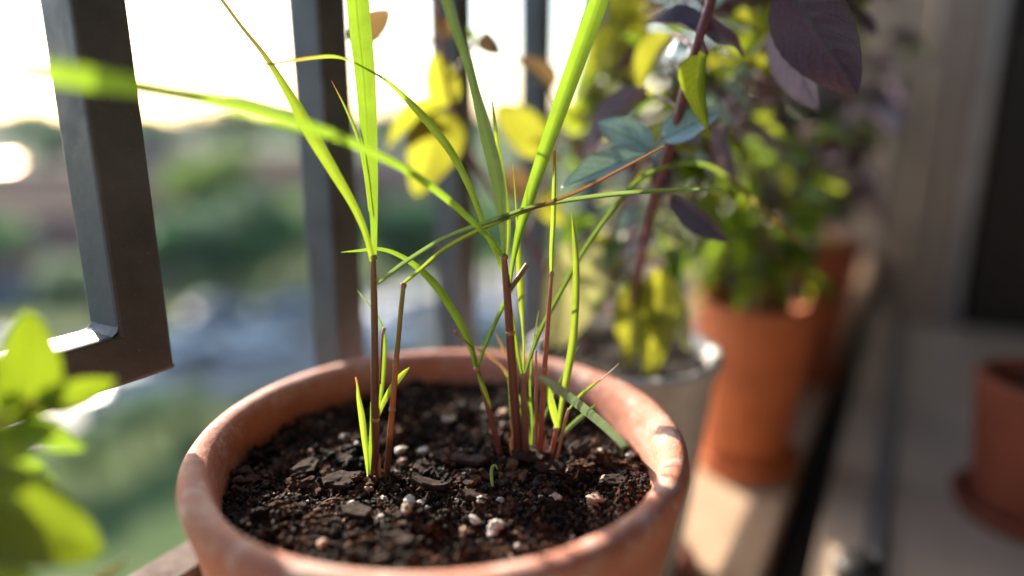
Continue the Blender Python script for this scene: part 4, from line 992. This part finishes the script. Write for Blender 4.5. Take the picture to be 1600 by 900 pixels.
pleaf(YB, (1005, 35, .48), (905, 155, .47), 100, 'leaf_yellow', 10, LM[2])
pleaf(YB, (1010, 20, .48), (940, 15, .47), 60, 'leaf_yellow', 30, LM[4])
pleaf(YB, (830, 290, .45), (780, 290, .44), 60, 'leaf_olive', 30, LM[0])
pleaf(YB, (845, 300, .45), (870, 350, .44), 40, 'leaf_yellow', 30, LM[2])
pleaf(YB, (935, 120, .47), (905, 190, .465), 44, 'leaf_green', 35, LM[1])
rq = random.Random(8)
leaves_along(YB, [at(830, 330, .46), at(880, 200, .47), at(950, 90, .48), at(1010, 0, .49), at(1040, -60, .49)], 30, (.016, .032), ['leaf_yellow', 'leaf_lime', 'leaf_green', 'leaf_olive'], .025, rq)

# green basil in the orange pot --------------------------------------------------
GB = plant(P2+Vector((0, 0, .14)), 'bushy green basil growing in the orange terracotta pot', group='potted plants on the ledge')
rg = random.Random(4)
for k in range(7):
    a = k*.9; base = P2+Vector((.014*math.cos(a), .014*math.sin(a), .142)); top = P2+Vector((.042*math.cos(a)+rg.uniform(-.015, .015)-.012, .045*math.sin(a)+rg.uniform(-.02, .02), .285+rg.uniform(-.04, .03)))
    mid = base.lerp(top, .5)+Vector((rg.uniform(-.015, .015), rg.uniform(-.015, .015), .0))
    tube('stem', [loc(GB, base), loc(GB, mid), loc(GB, top)], [.002, .0016, .001], M['woody_brown'], GB, 7, 12)
    leaves_along(GB, [base.lerp(mid, .3), mid, top], 22, (.018, .034), ['leaf_green', 'leaf_green', 'leaf_lime', 'leaf_green', 'leaf_green', 'leaf_purple'], .03, rg, droop=.7, t0=.05)
# dark plant in the far red pot ------------------------------------------------------
DB = plant(P3+Vector((0, 0, .15)), 'dark purple plant in the far red pot on the ledge', group='potted plants on the ledge')
for k in range(5):
    a = k*1.25+.4; base = P3+Vector((.012*math.cos(a), .012*math.sin(a), .154)); top = P3+Vector((.07*math.cos(a), .07*math.sin(a), .42+rg.uniform(-.05, .08)))
    mid = base.lerp(top, .5)+Vector((rg.uniform(-.015, .015), rg.uniform(-.015, .015), 0))
    tube('stem', [loc(DB, base), loc(DB, mid), loc(DB, top)], [.0024, .0018, .001], M['woody'], DB, 7, 12)
    leaves_along(DB, [base.lerp(mid, .2), mid, top], 28, (.03, .05), ['leaf_purple', 'leaf_green', 'leaf_purple', 'leaf_lilac'], .035, rg, droop=.7, t0=.05)
# foliage of the added trough, a dark backdrop that blocks sun ---------------------------------------------------------------
for q_, (yy, hh, mts, lab_) in enumerate(((-.27, .16, ['leaf_purple', 'leaf_green', 'leaf_purple'], 'dark basil bush in the near end of the added trough'), (-.12, .34, ['leaf_green', 'leaf_purple', 'leaf_purple'], 'mixed green bush second from the near end of the added trough'),
                               (.08, .36, ['leaf_purple', 'leaf_purple', 'leaf_green'], 'purple bush third from the near end of the added trough'), (.28, .38, ['leaf_green', 'leaf_purple', 'leaf_green'], 'green bush at the far end of the added trough'))):
    c_ = P6+Vector((0, yy, .150)); TB = plant(c_, lab_, group='potted plants on the ledge')
    for k in range(5):
        a = k*1.3+q_; base = c_+Vector((.012*math.cos(a), .02*math.sin(a), -.001)); top = c_+Vector((.05*math.cos(a)+.02, .075*math.sin(a), hh+rg.uniform(-.06, .05)))
        mid = base.lerp(top, .5)+Vector((rg.uniform(-.015, .015), rg.uniform(-.015, .015), 0))
        tube('stem', [loc(TB, base), loc(TB, mid), loc(TB, top)], [.0024, .0018, .001], M['woody'], TB, 7, 12)
        leaves_along(TB, [base.lerp(mid, .15), mid, top], 26, (.03, .055), mts, .035, rg, droop=.7, t0=.03)
# small plant in the shaded right pot -----------------------------------------------
RB = plant(P4+Vector((0, 0, .10)), 'sparse dark green plant in the shaded right pot', group='potted plants on the ledge')
for k in range(3):
    a = -.6+k*.5; base = P4+Vector((.01*math.cos(a), .01*math.sin(a), .103)); top = P4+Vector((.07*math.cos(a)+.02, .07*math.sin(a), .30-.07*k))
    mid = base.lerp(top, .5)+Vector((.012, .01, 0))
    tube('stem', [loc(RB, base), loc(RB, mid), loc(RB, top)], [.0018, .0014, .0008], M['woody_brown'], RB, 7, 12)
    leaves_along(RB, [mid, top], 7, (.02, .035), ['leaf_green'], .02, rg, droop=.6)
# lime green plant at the left edge, closest to the camera ------------------------
FB = plant(P5+Vector((0, 0, .088)), 'blurred lime green leafy plant at the lower left edge', group='potted plants on the ledge')
tp = at(-60, 690, .19); t2 = at(40, 636, .19)
tube('stem', [loc(FB, P5+Vector((0, 0, .09))), loc(FB, at(-70, 960, .185)), loc(FB, at(-55, 800, .188)), loc(FB, tp), loc(FB, t2), loc(FB, at(120, 622, .195))], [.002, .002, .0018, .0016, .0014, .0008], M['woody_brown'], FB, 8, 30)
for b_, t_, wd_, mt, ro in (((40, 655, .19), (48, 486, .187), 92, 'leaf_front', 10), ((60, 628, .19), (176, 600, .192), 52, 'leaf_front', 25), ((-40, 700, .19), (82, 672, .185), 72, 'leaf_front', 20),
                            ((30, 650, .19), (112, 715, .192), 46, 'leaf_green', 30), ((-60, 770, .182), (146, 862, .178), 148, 'leaf_front', 10), ((-40, 560, .20), (20, 600, .19), 60, 'leaf_front', 20),
                            ((-55, 800, .188), (90, 770, .2), 70, 'leaf_green', 35), ((20, 1000, .185), (196, 882, .19), 34, 'leaf_variegated', 20), ((-70, 700, .19), (60, 760, .20), 80, 'leaf_green', 30), ((-40, 650, .195), (30, 590, .2), 60, 'leaf_front', 20),
                            ((-60, 900, .185), (60, 930, .18), 90, 'leaf_green', 20)):
    pleaf(FB, b_, t_, wd_, mt, ro, LM[0] if ro < 30 else LM[2])

# ================================================================== the air over the valley
def haze_box():
    m = bpy.data.materials.new('haze'); m.use_nodes = True; t = m.node_tree; t.nodes.clear()
    v = t.nodes.new('ShaderNodeVolumePrincipled'); v.inputs['Color'].default_value = (.86, .93, 1, 1); v.inputs['Density'].default_value = .00016; v.inputs['Anisotropy'].default_value = .2
    o_ = t.nodes.new('ShaderNodeOutputMaterial'); t.links.new(v.outputs[0], o_.inputs['Volume'])
    o = box('haze', (-1600, -1000, GZ-1), (1000, 1600, 12), m); o['kind'] = 'stuff'
    return o
haze_box()
